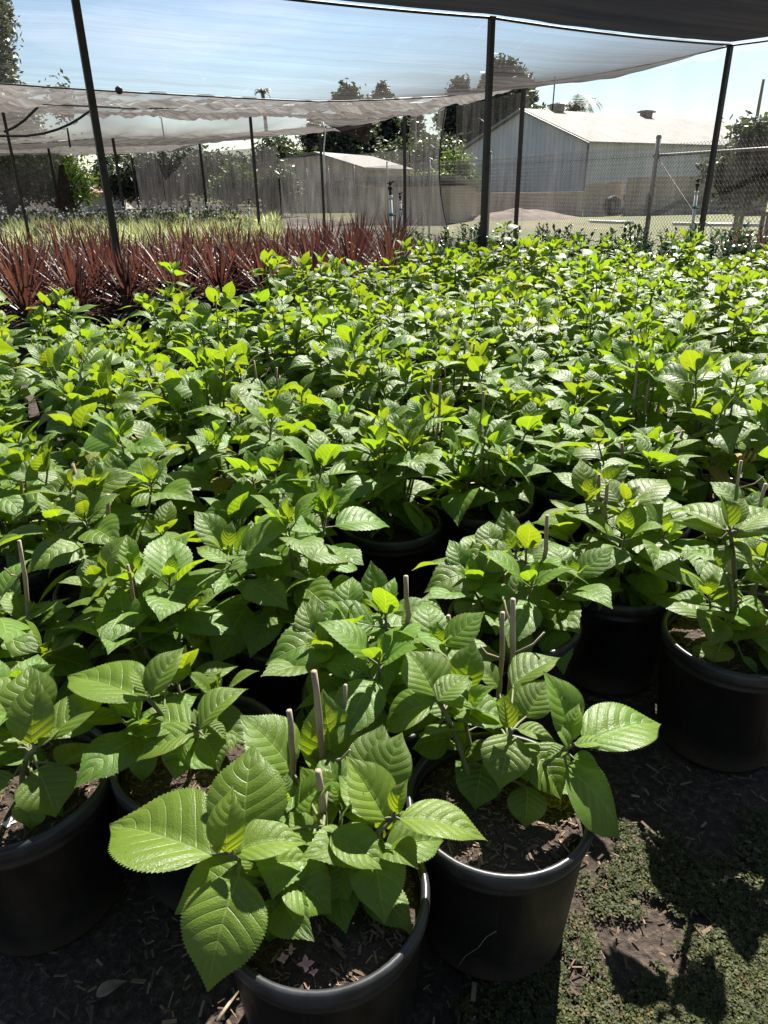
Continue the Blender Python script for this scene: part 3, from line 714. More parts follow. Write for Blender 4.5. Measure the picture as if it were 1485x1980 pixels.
# ------------------------------------------------------------------ glossy shrubs by the fence
def shrub_proto(seed):
    rng = R_(seed); root = obj('glossy_shrub', None); pot = obj('pot', POT, root); obj('pot_rim', RIM, pot)
    fo = MB(); st = MB()
    for i in range(9):
        a = rng.random() * 6.3; r = rng.uniform(.02, .2); top = Vector((cos(a) * r, sin(a) * r, rng.uniform(.55, .86))); ft = Vector((0, 0, .28))
        st.tube([ft, ft.lerp(top, .5), top], [.006, .005, .003], 5)
        for q in range(15):
            t = 1 - (q / 15) * .7; p = ft.lerp(top, t); az = q * 2.4 + rng.random(); el = rng.uniform(-.1, .9)
            d = Vector((cos(az) * cos(el), sin(az) * cos(el), sin(el))); L = rng.uniform(.05, .085)
            leaf(fo, p, p + d * L, .45, rng.gauss(0, .3), .06, .3, max(-.1, rng.gauss(.15, .3)), 5, 1, 0, rng)
    obj('stem', st.mesh('stem', M['stem']), root); obj('foliage', fo.mesh('foliage', M['camellia']), root); return root
SP = [shrub_proto(400 + i) for i in range(4)]; sused = set(); rg = R_(5)
for j in range(3):
    cand = []
    for i in range(17):
        px = 760 + i * 44 + (20 if j % 2 else 0); cand.append(atZ(px, 492 - j * 9 - (4 if px < 1000 else 0), .62))
    for q, p in enumerate(cand):
        pr = rg.choice(SP); root = copy_tree(pr) if id(pr) in sused else pr; sused.add(id(pr))
        root.location = (p.x + rg.uniform(-.06, .06), p.y + rg.uniform(-.08, .08), 0); root.rotation_euler = (0, 0, rg.random() * 6); root.scale = (1, 1, rg.uniform(.85, 1.12))
        tag(root, 'dark glossy-leaved shrub, %s from left in the %s row before the wire fence' % (ORD[q], ['front', 'middle', 'back'][j]), 'shrub', 'dark glossy shrubs in pots before the fence')

# ------------------------------------------------------------------ pale tufts, flowers and red bromeliads far left
rg = R_(6); mb = MB()
for _ in range(520):
    y = rg.uniform(13.5, 30); x = rg.uniform(-.42 * y - 1.5, -.13 * y)
    if x > -1.2 - (y - 14) * .1: continue
    z0 = .02; hgt = rg.uniform(.42, .62)
    for b in range(12):
        az = rg.random() * 6.3; blade(mb, (x + rg.uniform(-.1, .1), y + rg.uniform(-.1, .1), .15), az, rg.uniform(.75, 1.5), hgt * rg.uniform(.6, 1), .03, rg.uniform(.2, .9), rg.gauss(.35, .3), 3)
obj('pale_tufted_foliage', mb.mesh('pale_tufted_foliage', M['tuft']), label='dense bed of pale green strappy tufts behind the red cordylines', cat='foliage', kind='stuff')
mb = MB(); fl = MB()
for _ in range(340):
    y = rg.uniform(24, 31); x = rg.uniform(-.62 * y, -.18 * y)
    for b in range(14):
        d = Vector((rg.gauss(0, 1), rg.gauss(0, 1), abs(rg.gauss(0, 1)))).normalized(); p = Vector((x, y, .2)) + d * rg.uniform(.1, .45)
        leaf(mb, p, p + d * .13, .6, 0, .05, .2, rg.gauss(.1, .3), 4, 1, 0, rg)
    for b in range(1):
        p = Vector((x + rg.gauss(0, .2), y + rg.gauss(0, .2), rg.uniform(.5, .78))); 
        fl.box(p, (.05, .05, .04), rg.random() * 3, tilt=Matrix.Rotation(rg.uniform(-.6, .6), 3, 'X'))
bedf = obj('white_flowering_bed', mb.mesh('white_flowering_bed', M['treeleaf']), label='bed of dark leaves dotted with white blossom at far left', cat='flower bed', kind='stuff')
obj('white_blossom', fl.mesh('white_blossom', M['white'], False), bedf)
def brom(seed):
    rng = R_(seed); fo = MB()
    for i in range(40):
        blade(fo, (0, 0, .2), i * 2.4, rng.uniform(.35, 1.45), rng.uniform(.35, .5), .045, rng.uniform(.3, .9), rng.gauss(.6, .25), 4)
    return fo.mesh('red_strap_plant', M['cord'])
BM = [brom(1), brom(2)]; nm = ['far left', 'second', 'third', 'fourth', 'fifth', 'sixth', 'seventh', 'last']
for q in range(8):
    p = atZ(78 + q * 15, 437 + (q % 3) * 5 - 4, .45)
    obj('red_strap_plant', BM[q % 2], loc=(p.x, p.y, 0), rz=q, label='low bright red strappy plant, %s of the patch among pale tufts' % nm[q], cat='plant', group='low red plants in the pale bed')

# ------------------------------------------------------------------ posts, cables, nets
TOPS = dict(B=(951, 30), C=(1413, 85), E=(1013, 160), Fp=(782, 215), G=(618, 243), H=(483, 217), I=(3, 205), J=(217, 262), K=(92, 280), L=(313, 290), Mm=(385, 272), Q=(253, 300))
PT = {k_: atZ(*v_, 3.0) for k_, v_ in TOPS.items()}; PT['A'] = Vector((-2.43, 7.0, 3.0))
PLAB = dict(A='thick dark steel post rising from the red cordylines at left', B='dark steel post in the middle, standing among the hydrangeas', C='dark steel post at right where the two shade cloths meet', E='dark steel post before the white barn gable',
  Fp='dark steel post behind the white sprinkler risers', G='dark steel post before the tan house gable', H='dark steel post rising behind the pale tufts, left of the tan house', I='dark steel post at the left picture edge',
  J='thin dark post in front of the black wind screen, beside the thick left post', K='thin dark post at the far left corner before the trees', L='thin dark post against the black wind screen, between two others', Mm='thin dark post at the right end of the black wind screen', Q='farthest thin post at the left end of the black wind screen')
def square_tube(w, h):
    mb = MB(); mb.box((0, 0, h / 2), (w, w, h)); mb.box((0, 0, h + .004), (w + .012, w + .012, .012), mi=0); return mb.mesh('steel_post', M['steel'], False)
ST = square_tube(.06, 2.98); STF = square_tube(.085, 2.98)
for k_, p in PT.items():
    obj('steel_post', STF if p.y > 25 else ST, loc=(p.x, p.y, 0), rz=GA, label=PLAB[k_], cat='post', group='dark steel posts of the shade house')
u3 = Vector((.905, .425, 0)); v3 = Vector((-.425, .905, 0))
def path(pts, n):
    """resample a 3-D polyline"""
    seg = [(pts[i + 1] - pts[i]).length for i in range(len(pts) - 1)]; tot = sum(seg); out = []
    for k_ in range(n + 1):
        d = tot * k_ / n; i = 0
        while i < len(seg) - 1 and d > seg[i]: d -= seg[i]; i += 1
        out.append(pts[i].lerp(pts[i + 1], min(1, d / seg[i])))
    return out
def sagged(pts, n, sag):
    """cable through supports with a sag between them"""
    out = []
    for i in range(len(pts) - 1):
        for q in range(n):
            t = q / n; p = pts[i].lerp(pts[i + 1], t); out.append(p - Vector((0, 0, sag * 4 * t * (1 - t))))
    out.append(pts[-1].copy()); return out
def net(name, e0, e1, mat, label, sag=.1, wr=.02, nu=60, nv=30, den=lambda u_, v_: 0.0, wfreq=(6, 3), seed=0, scallop=0, nsc=8):
    A_ = path(e0, nu); B_ = path(e1, nu); vs = []; uv = []; dn = []
    for j in range(nv + 1):
        v_ = j / nv
        for i in range(nu + 1):
            u_ = i / nu; p = A_[i].lerp(B_[i], v_)
            e = 4 * v_ * (1 - v_)
            p = p - Vector((0, 0, sag * e)) + Vector((0, 0, wr * (.25 + .75 * e) * (noise.noise(Vector((u_ * wfreq[0] * 4 + v_ * 3, v_ * wfreq[1] * 2, seed))) * 1.2 + .5 * noise.noise(Vector((u_ * wfreq[0] * 11 - v_ * 5, v_ * wfreq[1] * 3, seed + 7))))))
            vs.append(p); uv.append((u_, v_)); dn.append(max(0, min(1, den(u_, v_))))
    m = nu + 1; fs = [(j * m + i, j * m + i + 1, (j + 1) * m + i + 1, (j + 1) * m + i) for j in range(nv) for i in range(nu)]
    mb = MB(); mb.add(vs, fs, uv, dn)
    return obj(name, mb.mesh(name, M[mat], True, 'weave'), label=label, cat='shade cloth', group='shade cloths of the nursery roof')
def cable(label, pts, r=.008, m='cable', name='support_cable', cat='cable'):
    mb = MB(); mb.tube(pts, r, 6); return obj(name, mb.mesh(name, M[m]), label=label, cat=cat)
d12 = PT['C'] - PT['B']
l1 = [PT['A'] - u3 * 5, PT['A'], PT['B'], PT['C'] + Vector((0, 0, .01))]
l1s = sagged(l1, 12, .03)
l2 = [PT['E'] - u3 * 12 + Vector((0, 0, -.10)), PT['E'] - u3 * 8 + Vector((0, 0, -.30)), PT['E'] - u3 * 4 + Vector((0, 0, -.38)), PT['E'] - u3 * 1.6 + Vector((0, 0, -.24)), PT['E'].copy()]
l3 = [PT['I'] + (PT['I'] - PT['H']) * 1.0, PT['I'], PT['H'], PT['Fp']]; l3s = sagged(l3, 10, .06)
l4 = [PT['J'] + (PT['J'] - PT['G']) * .9, PT['J'], PT['G']]; l4s = sagged(l4, 12, .10)
l5 = [PT['K'] + Vector((-6, 0, 0)), PT['K'], PT['Mm']]; l5s = sagged(l5, 10, .08)
l6 = [PT['K'] + Vector((-6, 7, 0)), PT['Q'] + Vector((-5, 0, 0)), PT['L'] + Vector((.6, .4, 0))]
up = Vector((0, 0, .012))
# bay overhead, the near one of dense black cloth
n0 = [p - v3 * 15 + Vector((0, 0, .12)) for p in [PT['A'] - u3 * 5, PT['A'], PT['B'], PT['C'] + u3 * 4]]
net('shade_cloth', [p + up for p in l1s], n0, 'net_dark', 'dense black shade cloth overhead at the top right corner', .02, .025, 70, 40, lambda a_, b_: max(0, .25 - b_ * 4), (7, 8), 1)
net('shade_cloth', l1s, l2, 'net_blue', 'large thin shade cloth the blue sky shows through', .16, .02, 90, 50,
    lambda a_, b_: min(1, max(0, (a_ - .56) / .30)) * (.40 + .60 * b_) * 1.05 + max(0, (a_ - .80) / .2) * .3 + max(0, b_ - .93) * 4, (8, 4), 2)
mid = [p.lerp(q, .5) for p, q in zip(path(l2, 40), path(l3s, 40))]
mid = [p - Vector((0, 0, .02)) for p in mid]
net('shade_cloth', [p - up for p in l2], mid, 'net_grey', 'pale wrinkled shade cloth hanging just beyond the big blue one', .05, .13, 220, 30, lambda a_, b_: .55 - .3 * b_ + .5 * noise.noise(Vector((a_ * 26 + b_ * 4, b_ * 1.5, 2))), (9, 1.2), 3)
net('shade_cloth', [p - up for p in mid], l3s, 'net_mid', 'wrinkled grey shade cloth between the long straight pipe and the second post row', .10, .12, 200, 30, lambda a_, b_: .25 + .5 * b_ + .5 * noise.noise(Vector((a_ * 20 + b_ * 5, b_ * 1.5, 5))), (12, 1.2), 4)
net('shade_cloth', l3s, l4s, 'net_veil', 'sagging translucent shade cloth beyond the second post row', .22, .08, 90, 30, lambda a_, b_: .2 + .5 * b_ + .35 * noise.noise(Vector((a_ * 9, b_ * 3, 4))), (8, 2), 5)
net('shade_cloth', [p - up for p in l4s], l5s, 'net_black', 'dark grey shade cloth behind the sagging translucent one', .12, .07, 90, 24, lambda a_, b_: .7, (10, 2), 6)
net('shade_cloth', [p - up for p in l5s], l6, 'net_mid', 'farthest low shade cloth above the left trees', .10, .08, 80, 20, lambda a_, b_: .6, (10, 2), 7)
cable('black cable joining the near and blue shade cloths between two posts', [p - Vector((0, 0, .02)) for p in l1s], .014)
cable('black edge cable along the far side of the blue shade cloth', [p - Vector((0, 0, .015)) for p in sagged(l2, 3, .01)], .011)
cable('long straight grey pipe under the pale wrinkled cloths', [mid[0] - Vector((0, 0, .05)), mid[20] - Vector((0, 0, .05)), mid[40] - Vector((0, 0, .05))], .018, 'galv', 'roof_pipe', 'pipe')
cable('black cable along the second post row', [p - Vector((0, 0, .02)) for p in l3s], .011)
cable('black cable between the two posts beyond the second row', [p - Vector((0, 0, .02)) for p in l4s], .012)
cable('farthest black cable above the left trees', [p - Vector((0, 0, .02)) for p in l5s], .012)
per = [PT['C'] + (PT['C'] - PT['E']).normalized() * 5 + Vector((0, 0, -.02)), PT['C'], PT['E'], PT['Fp'], PT['G'], PT['Mm'], PT['L']]
cable('scalloped black edge cable along the open side of the shade house', [p - Vector((0, 0, .02)) for p in sagged(per, 12, .05)], .012)
# knob on the far edge of the blue cloth
kb = atY(230, 174, l2[1].y - .05); mb = MB(); mb.lathe([(0, .05), (.03, .043), (.05, .02), (.052, -.01), (.035, -.045), (0, -.055)], 16, kb)
obj('tied_cloth_knot', mb.mesh('tied_cloth_knot', M['cable']), label='round dark knot of cloth on the far edge of the blue shade net', cat='knot')

# vertical screens
def screen(pa, pb, z0, z1, mat, label, den=.2, wr=.06, bow=0, seed=0, nu=40, nv=24, name='wind_screen', topcut=0, flare=0):
    vs = []; uv = []; dn = []; d = (pb - pa); nrm = Vector((-d.y, d.x, 0)).normalized()
    for j in range(nv + 1):
        v_ = j / nv
        for i in range(nu + 1):
            u_ = i / nu; p = pa.lerp(pb, u_); zt = z1 - topcut * abs(sin(u_ * pi * 6)) * .12
            p = Vector((p.x, p.y, z0 + (zt - z0) * v_)) + nrm * (wr * (noise.noise(Vector((u_ * 12, v_ * 2.0, seed))) + .5 * noise.noise(Vector((u_ * 30, v_ * 3, seed)))))
            if bow: p = p + d.normalized() * (bow * u_ ** 4 * sin(pi * v_) - flare * u_ ** 4 * (1 - v_) ** 2)
            vs.append(p); uv.append((v_, u_)); dn.append(max(0, min(1, den + .5 * (1 - v_) ** 4 + .25 * noise.noise(Vector((u_ * 9, v_, seed + 3))))))
    m = nu + 1; mb = MB(); mb.add(vs, [(j * m + i, j * m + i + 1, (j + 1) * m + i + 1, (j + 1) * m + i) for j in range(nv) for i in range(nu)], uv, dn)
    return obj(name, mb.mesh(name, M[mat], True, 'weave'), label=label, cat='wind screen')
off = Vector((.12, .06, 0))
screen(PT['Q'] + off, PT['Mm'] + off, .15, 2.95, 'screen_dark', 'black wind screen hanging between the thin far posts', .6, .025, seed=1)
screen(PT['Mm'] + off, PT['G'] + Vector((-1.75, 3.0, 0)), .15, 2.6, 'screen_dark', 'dark wind screen joining the black one to the left of the tan house', .25, .025, seed=9)
screen(PT['G'] + Vector((-1.7, 3.0, 0)), PT['G'] + off, .1, 2.2, 'screen_thin', 'sheer grey wind screen before the tan house', .55, .025, seed=2)
screen(PT['G'] + off * 1.2, PT['Fp'] + off, .1, 2.15, 'screen_thin', 'sheer grey wind screen between the tan house and the sprinkler risers', .5, .07, seed=3)
screen(PT['Fp'] + off * 1.2, PT['Fp'].lerp(PT['E'], .38) + off, .1, 2.9, 'screen_thin', 'torn sheer curtain with a bowed dark edge left of the barn', .42, .08, seed=4, bow=-.35, flare=-.25)
screen(PT['Fp'].lerp(PT['E'], .47) + off, PT['E'] + off, .1, 2.88, 'screen_thin', 'clear sheer curtain across the barn gable', .10, .05, seed=5)
screen(PT['E'] + off * 1.2, PT['C'] + off, .35, 2.90, 'screen_thin', 'sheer net wall in front of the barn roof', .08, .05, seed=6, nu=60, topcut=.25)
screen(PT['C'] + off * 1.2, per[0] + off, .35, 2.92, 'screen_thin', 'sheer net wall at the right edge, before the round tree', .08, .05, seed=7, topcut=.25)
KL = PT['K'] + Vector((-7, -1, 0)); KR = atY(122, 330, 33.0)
screen(KL, Vector((KR.x, KR.y, 3)), .15, 2.75, 'screen_dark', 'dark see-through screen before the left trees', .0, .025, seed=8)
def edge_line(pts, r, label, name='screen_edge', m='cable', cat='cord'):
    mb = MB(); mb.tube(pts, r, 5); return obj(name, mb.mesh(name, M[m]), label=label, cat=cat)
pe = PT['Fp'].lerp(PT['E'], .38) + off; dd = (pe - PT['Fp']).normalized()
edge_line([pe + dd * (-.35 * sin(pi * t / 12) + .25 * (1 - t / 12) ** 2) + Vector((0, 0, -2.9 + .1 + t / 12 * 2.8)) for t in range(13)], .016, 'bowed black hem of the torn sheer curtain', 'curtain_hem')
# triangular flaps
def flap(pix, Y, label, mat='net_dark'):
    pts = [atY(x, y, Y + q * .06) for q, (x, y) in enumerate(pix)]; mb = MB(); n = 12; vs = []; uv = []
    c = pts
    for j in range(n + 1):
        for i in range(n + 1):
            u_, v_ = i / n, j / n; p = c[0].lerp(c[1], u_).lerp(c[3].lerp(c[2], u_), v_); p.y += .05 * noise.noise(Vector((u_ * 4, v_ * 4, Y))); vs.append(p); uv.append((u_, v_))
    m = n + 1; mb.add(vs, [(j * m + i, j * m + i + 1, (j + 1) * m + i + 1, (j + 1) * m + i) for j in range(n) for i in range(n)], uv, .95)
    o = obj('loose_cloth_flap', mb.mesh('loose_cloth_flap', M[mat], True, 'weave'), label=label, cat='cloth flap')
    hem = MB(); hem.tube([pts[0], pts[3], pts[2]], .016, 5); obj('hem', hem.mesh('hem', M['cable']), o)
flap([(612, 228), (724, 222), (710, 279), (705, 277)], 21.5, 'loose black triangle of cloth hanging beside the tan house roof')
flap([(115, 318), (122, 318), (150, 412), (106, 412)], 31.5, 'narrow dark cloth hanging like a tent before the left house')

# hanging hoses and ropes
def pixtube(pix, Y, r, label, name, m, cat):
    mb = MB(); mb.tube([atY(x, y, Y) for x, y in pix], r, 6); return obj(name, mb.mesh(name, M[m]), label=label, cat=cat)
h1 = pixtube([(-30, 264), (10, 263), (50, 263), (85, 258), (112, 250), (135, 240), (155, 228), (174, 214)], 15.5, .022, 'black hose sagging in a wide arc behind the thick left post', 'hanging_hose', 'cable', 'hose')
mb = MB(); mb.tube([atY(130, 247, 15.5), atY(136, 285, 15.5)], .02, 6); obj('dropper', mb.mesh('dropper', M['cable']), h1)
pixtube([(8, 255), (28, 246), (48, 232), (62, 218), (74, 206)], 15.0, .022, 'shorter black hose arching up at the left edge', 'hanging_hose', 'cable', 'hose')
pixtube([(624, 236), (629, 255), (626, 290), (628, 322), (629, 335), (628, 358)], 20.5, .018, 'frayed white rope dangling before the tan house', 'hanging_rope', 'white', 'rope')
pixtube([(308, 226), (312, 228), (315, 250), (319, 278)], 17.5, .016, 'white cord dangling from the wrinkled cloth at left', 'hanging_rope', 'white', 'rope')
pixtube([(1073, 148), (1071, 180), (1068, 214)], 13.2, .010, 'dark strip of cord hanging before the barn roof', 'hanging_strap', 'cable', 'strap')

# ------------------------------------------------------------------ sprinklers
def sprinkler(bx, by, tx, ty, Y, r, label, cy=(.30, .62), small=False):
    b = atY(bx, by, Y); t = atY(tx, ty, Y); root = obj('sprinkler_riser', None, loc=(b.x, b.y, 0)); tag(root, label, 'sprinkler', 'white sprinkler risers')
    o = Vector((b.x, b.y, 0)); dirv = (t - b).normalized(); f0 = b - dirv * (b.z / dirv.z) - o; tp = t - o
    hv = tp - f0; L = hv.length; dv = hv / L
    e = tp - dv * .17; mb = MB(); mb.tube([f0, e], r, 10); mb.tube([e - dv * .04, e + dv * .01], r * 1.25, 10); obj('riser_pipe', mb.mesh('riser_pipe', M['white']), root)
    mb = MB(); q = f0 + dv * (L * .72); mb.tube([q, q + dv * .035], r * 1.3, 10); s_ = Vector((r * 1.2, -.005, 0)); mb.tube([q + s_, q + s_ * 2.6 + Vector((0, 0, .02))], r * .35, 5); obj('green_tape', mb.mesh('green_tape', M['tape']), root)
    mb = MB(); mb.tube([e, tp - dv * .07], r * .7, 8); mb.tube([tp - dv * .10, tp - dv * .06], r * 1.3, 10); mb.tube([tp - dv * .05, tp], [r * .9, r * .6], 8)
    mb.tube([tp - dv * .03, tp - dv * .005 + Vector((r * 2.4, 0, .01))], r * .5, 6); mb.tube([tp - dv * .03, tp - dv * .02 + Vector((-r * 1.8, 0, 0))], r * .45, 6)
    obj('sprinkler_head', mb.mesh('sprinkler_head', M['tyre']), root)
sprinkler(758, 470, 754, 350, 9.6, .021, 'tallest white sprinkler riser, green tape, at the end of the red cordylines')
sprinkler(776, 430, 773, 372, 16, .022, 'thinner white sprinkler riser just behind the tallest one')
sprinkler(1337, 455, 1350, 345, 10.8, .021, 'leaning white sprinkler riser beside the right steel post')
sprinkler(368, 425, 367, 388, 19, .022, 'short white sprinkler riser rising from the pale tufts')
sprinkler(482, 428, 481, 384, 21, .022, 'short white riser left of the tan house, behind a steel post')

# ------------------------------------------------------------------ chain-link fence
froot = obj('chain_link_fence', None, loc=(FP.x, FP.y, 0)); tag(froot, 'long galvanised chain-link fence between the nursery and the dry field', 'fence')
def floc(t, z): return FD * t + Vector((0, 0, z))
pm = MB(); pm.tube([(0, 0, 0), (0, 0, 2.0)], .04, 12); pm.lathe([(.044, 1.97), (.044, 2.0), (.03, 2.03), (0, 2.04)], 12); PM = pm.mesh('fence_post', M['galv'])
pm = MB(); pm.tube([(0, 0, 0), (0, 0, 1.98)], .026, 10); pm.lathe([(.03, 1.95), (.03, 1.98), (.02, 2.0), (0, 2.01)], 10); PL = pm.mesh('fence_post', M['galv'])
obj('fence_post', PM, froot, loc=(0, 0, 0))
for t in (-5.7, -9.2, -12.5, -15.8, -19, -22.3, -25.5, 3.1): obj('fence_post', PL, froot, loc=floc(t, 0))
mb = MB(); mb.tube([floc(0, 1.73), floc(4.2, 1.74)], .024, 8); mb.tube([floc(-.03, 1.73), floc(.05, 1.73)], .052, 8); obj('top_rail', mb.mesh('top_rail', M['galv']), froot)
mb = MB(); mb.tube([floc(.03, 1.70), floc(1.1, .85), floc(2.9, .1)], .006, 5); obj('brace_wire', mb.mesh('brace_wire', M['wire']), froot)
mb = MB(); mb.tube([floc(0, 1.72), floc(-14, 1.74), floc(-26, 1.72)], .004, 4); obj('tension_wire', mb.mesh('tension_wire', M['wire']), froot)
mb = MB(); D = .072; z0, z1 = .05, 1.92; nz_ = int((z1 - z0) / (D / 2)); nrm = Vector((-FD.y, FD.x, 0))
t = -26.0; q = 0; rw = .0034
while t < 4.2:
    pts = [floc(t + (D / 2 if (k2 + q) % 2 else 0), z0 + k2 * D / 2) + nrm * (.004 * (1 if k2 % 2 else -1)) for k2 in range(nz_ + 1)]
    if t < -9:                                     # far part: three-sided wire
        mb.tube(pts, rw, 3, cap=False)
    else: mb.tube(pts, rw, 4, cap=False)
    t += D / 2; q += 1
obj('wire_mesh', mb.mesh('wire_mesh', M['wire'], False), froot)

# ------------------------------------------------------------------ barn
def quad(mb, a, b, c, d, mi=0, uvs=None):
    L = (b - a).length; Hh = (d - a).length
    mb.add([a, b, c, d], [(0, 1, 2, 3)], uvs or [(0, 0), (L, 0), (L, Hh), (0, Hh)], 0, mi)
gR = Vector((10.59, 40, 0)); gL = Vector((5.11, 47, 0)); gd = (gL - gR).normalized(); ld = Vector((-gd.y, gd.x, 0)); ld = ld if ld.x > 0 else -ld
LEN, HE, HR = 21.0, 3.05, 4.75
barn = obj('white_barn', None, loc=gR); tag(barn, 'long white sheet-metal barn with low gable and two roof vents', 'barn')
W_ = (gL - gR); Z = lambda v_, z: Vector((v_.x, v_.y, z))
mb = MB(); a = Vector((0, 0, 0)); b = W_; c = W_ + ld * LEN; d = ld * LEN; wl = W_.length
mb.add([Z(a, 0), Z(b, 0), Z(b, HE), Z((a + b) / 2, HR), Z(a, HE)], [(0, 1, 2, 3, 4)], [(0, 0), (wl, 0), (wl, HE), (wl / 2, HR), (0, HE)])
mb.add([Z(d, 0), Z(c, 0), Z(c, HE), Z((c + d) / 2, HR), Z(d, HE)], [(4, 3, 2, 1, 0)], [(0, 0), (wl, 0), (wl, HE), (wl / 2, HR), (0, HE)])
quad(mb, Z(a, 0), Z(d, 0), Z(d, HE), Z(a, HE)); quad(mb, Z(b, 0), Z(c, 0), Z(c, HE), Z(b, HE)); obj('wall', mb.mesh('wall', M['barnwall'], False), barn)
mb = MB(); ov = .25; rdg0 = Z((a + b) / 2, HR + .06) - ld * ov; rdg1 = Z((c + d) / 2, HR + .06) + ld * ov; sl_ = (HR - HE) / (wl / 2)
for sgn, e0, e1 in ((1, a, d), (-1, b, c)):
    o_ = -gd * sgn * ov; p0 = Z(e0 + o_, HE + .06 - sl_ * ov) - ld * ov; p1 = Z(e1 + o_, HE + .06 - sl_ * ov) + ld * ov
    for th in (0, .08): quad(mb, p0 + Vector((0, 0, th)), p1 + Vector((0, 0, th)), rdg1 + Vector((0, 0, th)), rdg0 + Vector((0, 0, th)))
    quad(mb, p0, p1, p1 + Vector((0, 0, .08)), p0 + Vector((0, 0, .08))); quad(mb, p0, rdg0, rdg0 + Vector((0, 0, .08)), p0 + Vector((0, 0, .08)))
roof = obj('roof', mb.mesh('roof', M['barnroof'], False), barn)
mb = MB()
for sgn, e0 in ((1, a), (-1, b)):
    p0 = Z(e0 - gd * sgn * ov, HE + .05 - sl_ * ov) - ld * (ov + .03); r0 = rdg0 - ld * .03; mb.tube([p0, r0], .06, 4)
obj('fascia', mb.mesh('fascia', M['galv'], False), barn)
for t_ in (2.8, 11.4):
    p = Z((a + b) / 2 + ld * t_, HR + .1); rz = math.atan2(ld.y, ld.x); mb = MB(); mb.box(p + Vector((0, 0, .10)), (.62, .5, .26), rz); mb.box(p + Vector((0, 0, .27)), (.95, .7, .09), rz); mb.box(p + Vector((0, 0, .33)), (.7, .5, .05), rz)
    obj('roof_vent', mb.mesh('roof_vent', M['roofvent'], False), barn)
mb = MB(); pz = gR - gR + ld * .6; mb.box(Vector((.15, .0, 1.05)) - Vector((ld.y, -ld.x, 0)) * .1 + ld * .9, (1.6, .12, .1), math.atan2(ld.y, ld.x)); obj('white_ledge', mb.mesh('white_ledge', M['white'], False), barn)
mb = MB(); mb.tube([Vector((-.02, -.1, 0)), Vector((-.02, -.1, HE))], .05, 6); obj('downpipe', mb.mesh('downpipe', M['galv']), barn)

# block walls
def wall_run(name, label, p0, p1, h, th=.2, mat='block', cap=None):
    mb = MB(); d_ = (p1 - p0); L = d_.length; n_ = Vector((-d_.y, d_.x, 0)).normalized() * th / 2; H_ = Vector((0, 0, h))
    A, B, C, D_ = p0 - n_, p1 - n_, p1 + n_, p0 + n_
    for q, r in ((A, B), (B, C), (C, D_), (D_, A)): quad(mb, q, r, r + H_, q + H_)
    quad(mb, A + H_, B + H_, C + H_, D_ + H_)
    o = obj(name, mb.mesh(name, M[mat], False), label=label, cat='wall')
    if cap:
        mc = MB(); mc.box((p0 + p1) / 2 + H_ + Vector((0, 0, .03)), (L + .04, th + .06, .06), math.atan2(d_.y, d_.x)); obj('coping', mc.mesh('coping', M[cap], False), o)
    return o
g0 = lambda px, py: Z(atZ(px, py, 0), 0)
w1, w2, w3, w4 = g0(905, 420), g0(1172, 417), g0(1206, 416), g0(1478, 410)
wall_run('block_wall', 'low brown block wall below the barn gable', w1, w1.lerp(w2, .83), .62 * 1.5)
wall_run('block_wall', 'short stepped-up piece of block wall at the barn corner', w1.lerp(w2, .835), w2, 1.22)
wall_run('block_wall', 'long grey-brown block wall below the barn side', w3, w4, 1.42, cap=None)
wall_run('block_wall', 'recessed dark stretch of block wall behind the old tyres', w2 + Vector((.0, .5, 0)), w3 + Vector((0, .5, 0)), 1.3)
for q, (px, py, r, s) in enumerate([(1183, 411, .38, 1), (1196, 409, .42, -1)]):
    p = g0(px, py + 6); mb = MB(); prof = [(r, -.1), (r, .1), (r * .9, .13), (r * .55, .11), (r * .5, .08), (r * .5, -.08), (r * .55, -.11), (r * .9, -.13)]
    mb.lathe(prof, 28, close=True); o = obj('old_tyre', mb.mesh('old_tyre', M['tyre']), label=['worn black tyre leaning at the wall gap', 'larger worn tyre standing right of the other in the wall gap'][q], cat='tyre', group='old tyres by the block wall')
    o.location = (p.x, p.y, r); o.rotation_euler = (math.radians(84), 0, .5 * s)
# dirt pile, hose lines, shed, houses
mb = MB(); c = g0(1005, 424); n = 30; vs = []
for j in range(n + 1):
    for i in range(n + 1):
        x, y = (i / n - .5) * 5.2, (j / n - .5) * 3; r = math.sqrt((x / 2.5) ** 2 + (y / 1.4) ** 2); h = max(0, 1 - r) ** .8 * .42 * (1 + .35 * noise.noise(Vector((x * 1.5, y * 2, 2))))
        vs.append(c + Vector((x, y, h - .02)))
m = n + 1; mb.add(vs, [(j * m + i, j * m + i + 1, (j + 1) * m + i + 1, (j + 1) * m + i) for j in range(n) for i in range(n)]); obj('dirt_pile', mb.mesh('dirt_pile', M['dirt']), label='low pale heap of dirt in front of the block wall', cat='dirt pile')
for q, pix in enumerate([[(1140, 431), (1180, 433), (1226, 434)], [(1300, 436), (1380, 438), (1476, 439)]]):
    mb = MB(); mb.tube([g0(*p) + Vector((0, 0, .06)) for p in pix], .05, 6); obj('white_pipe', mb.mesh('white_pipe', M['white']), label=['short white pipe lying on the dry field', 'longer white pipe lying on the field behind the right post'][q], cat='pipe')
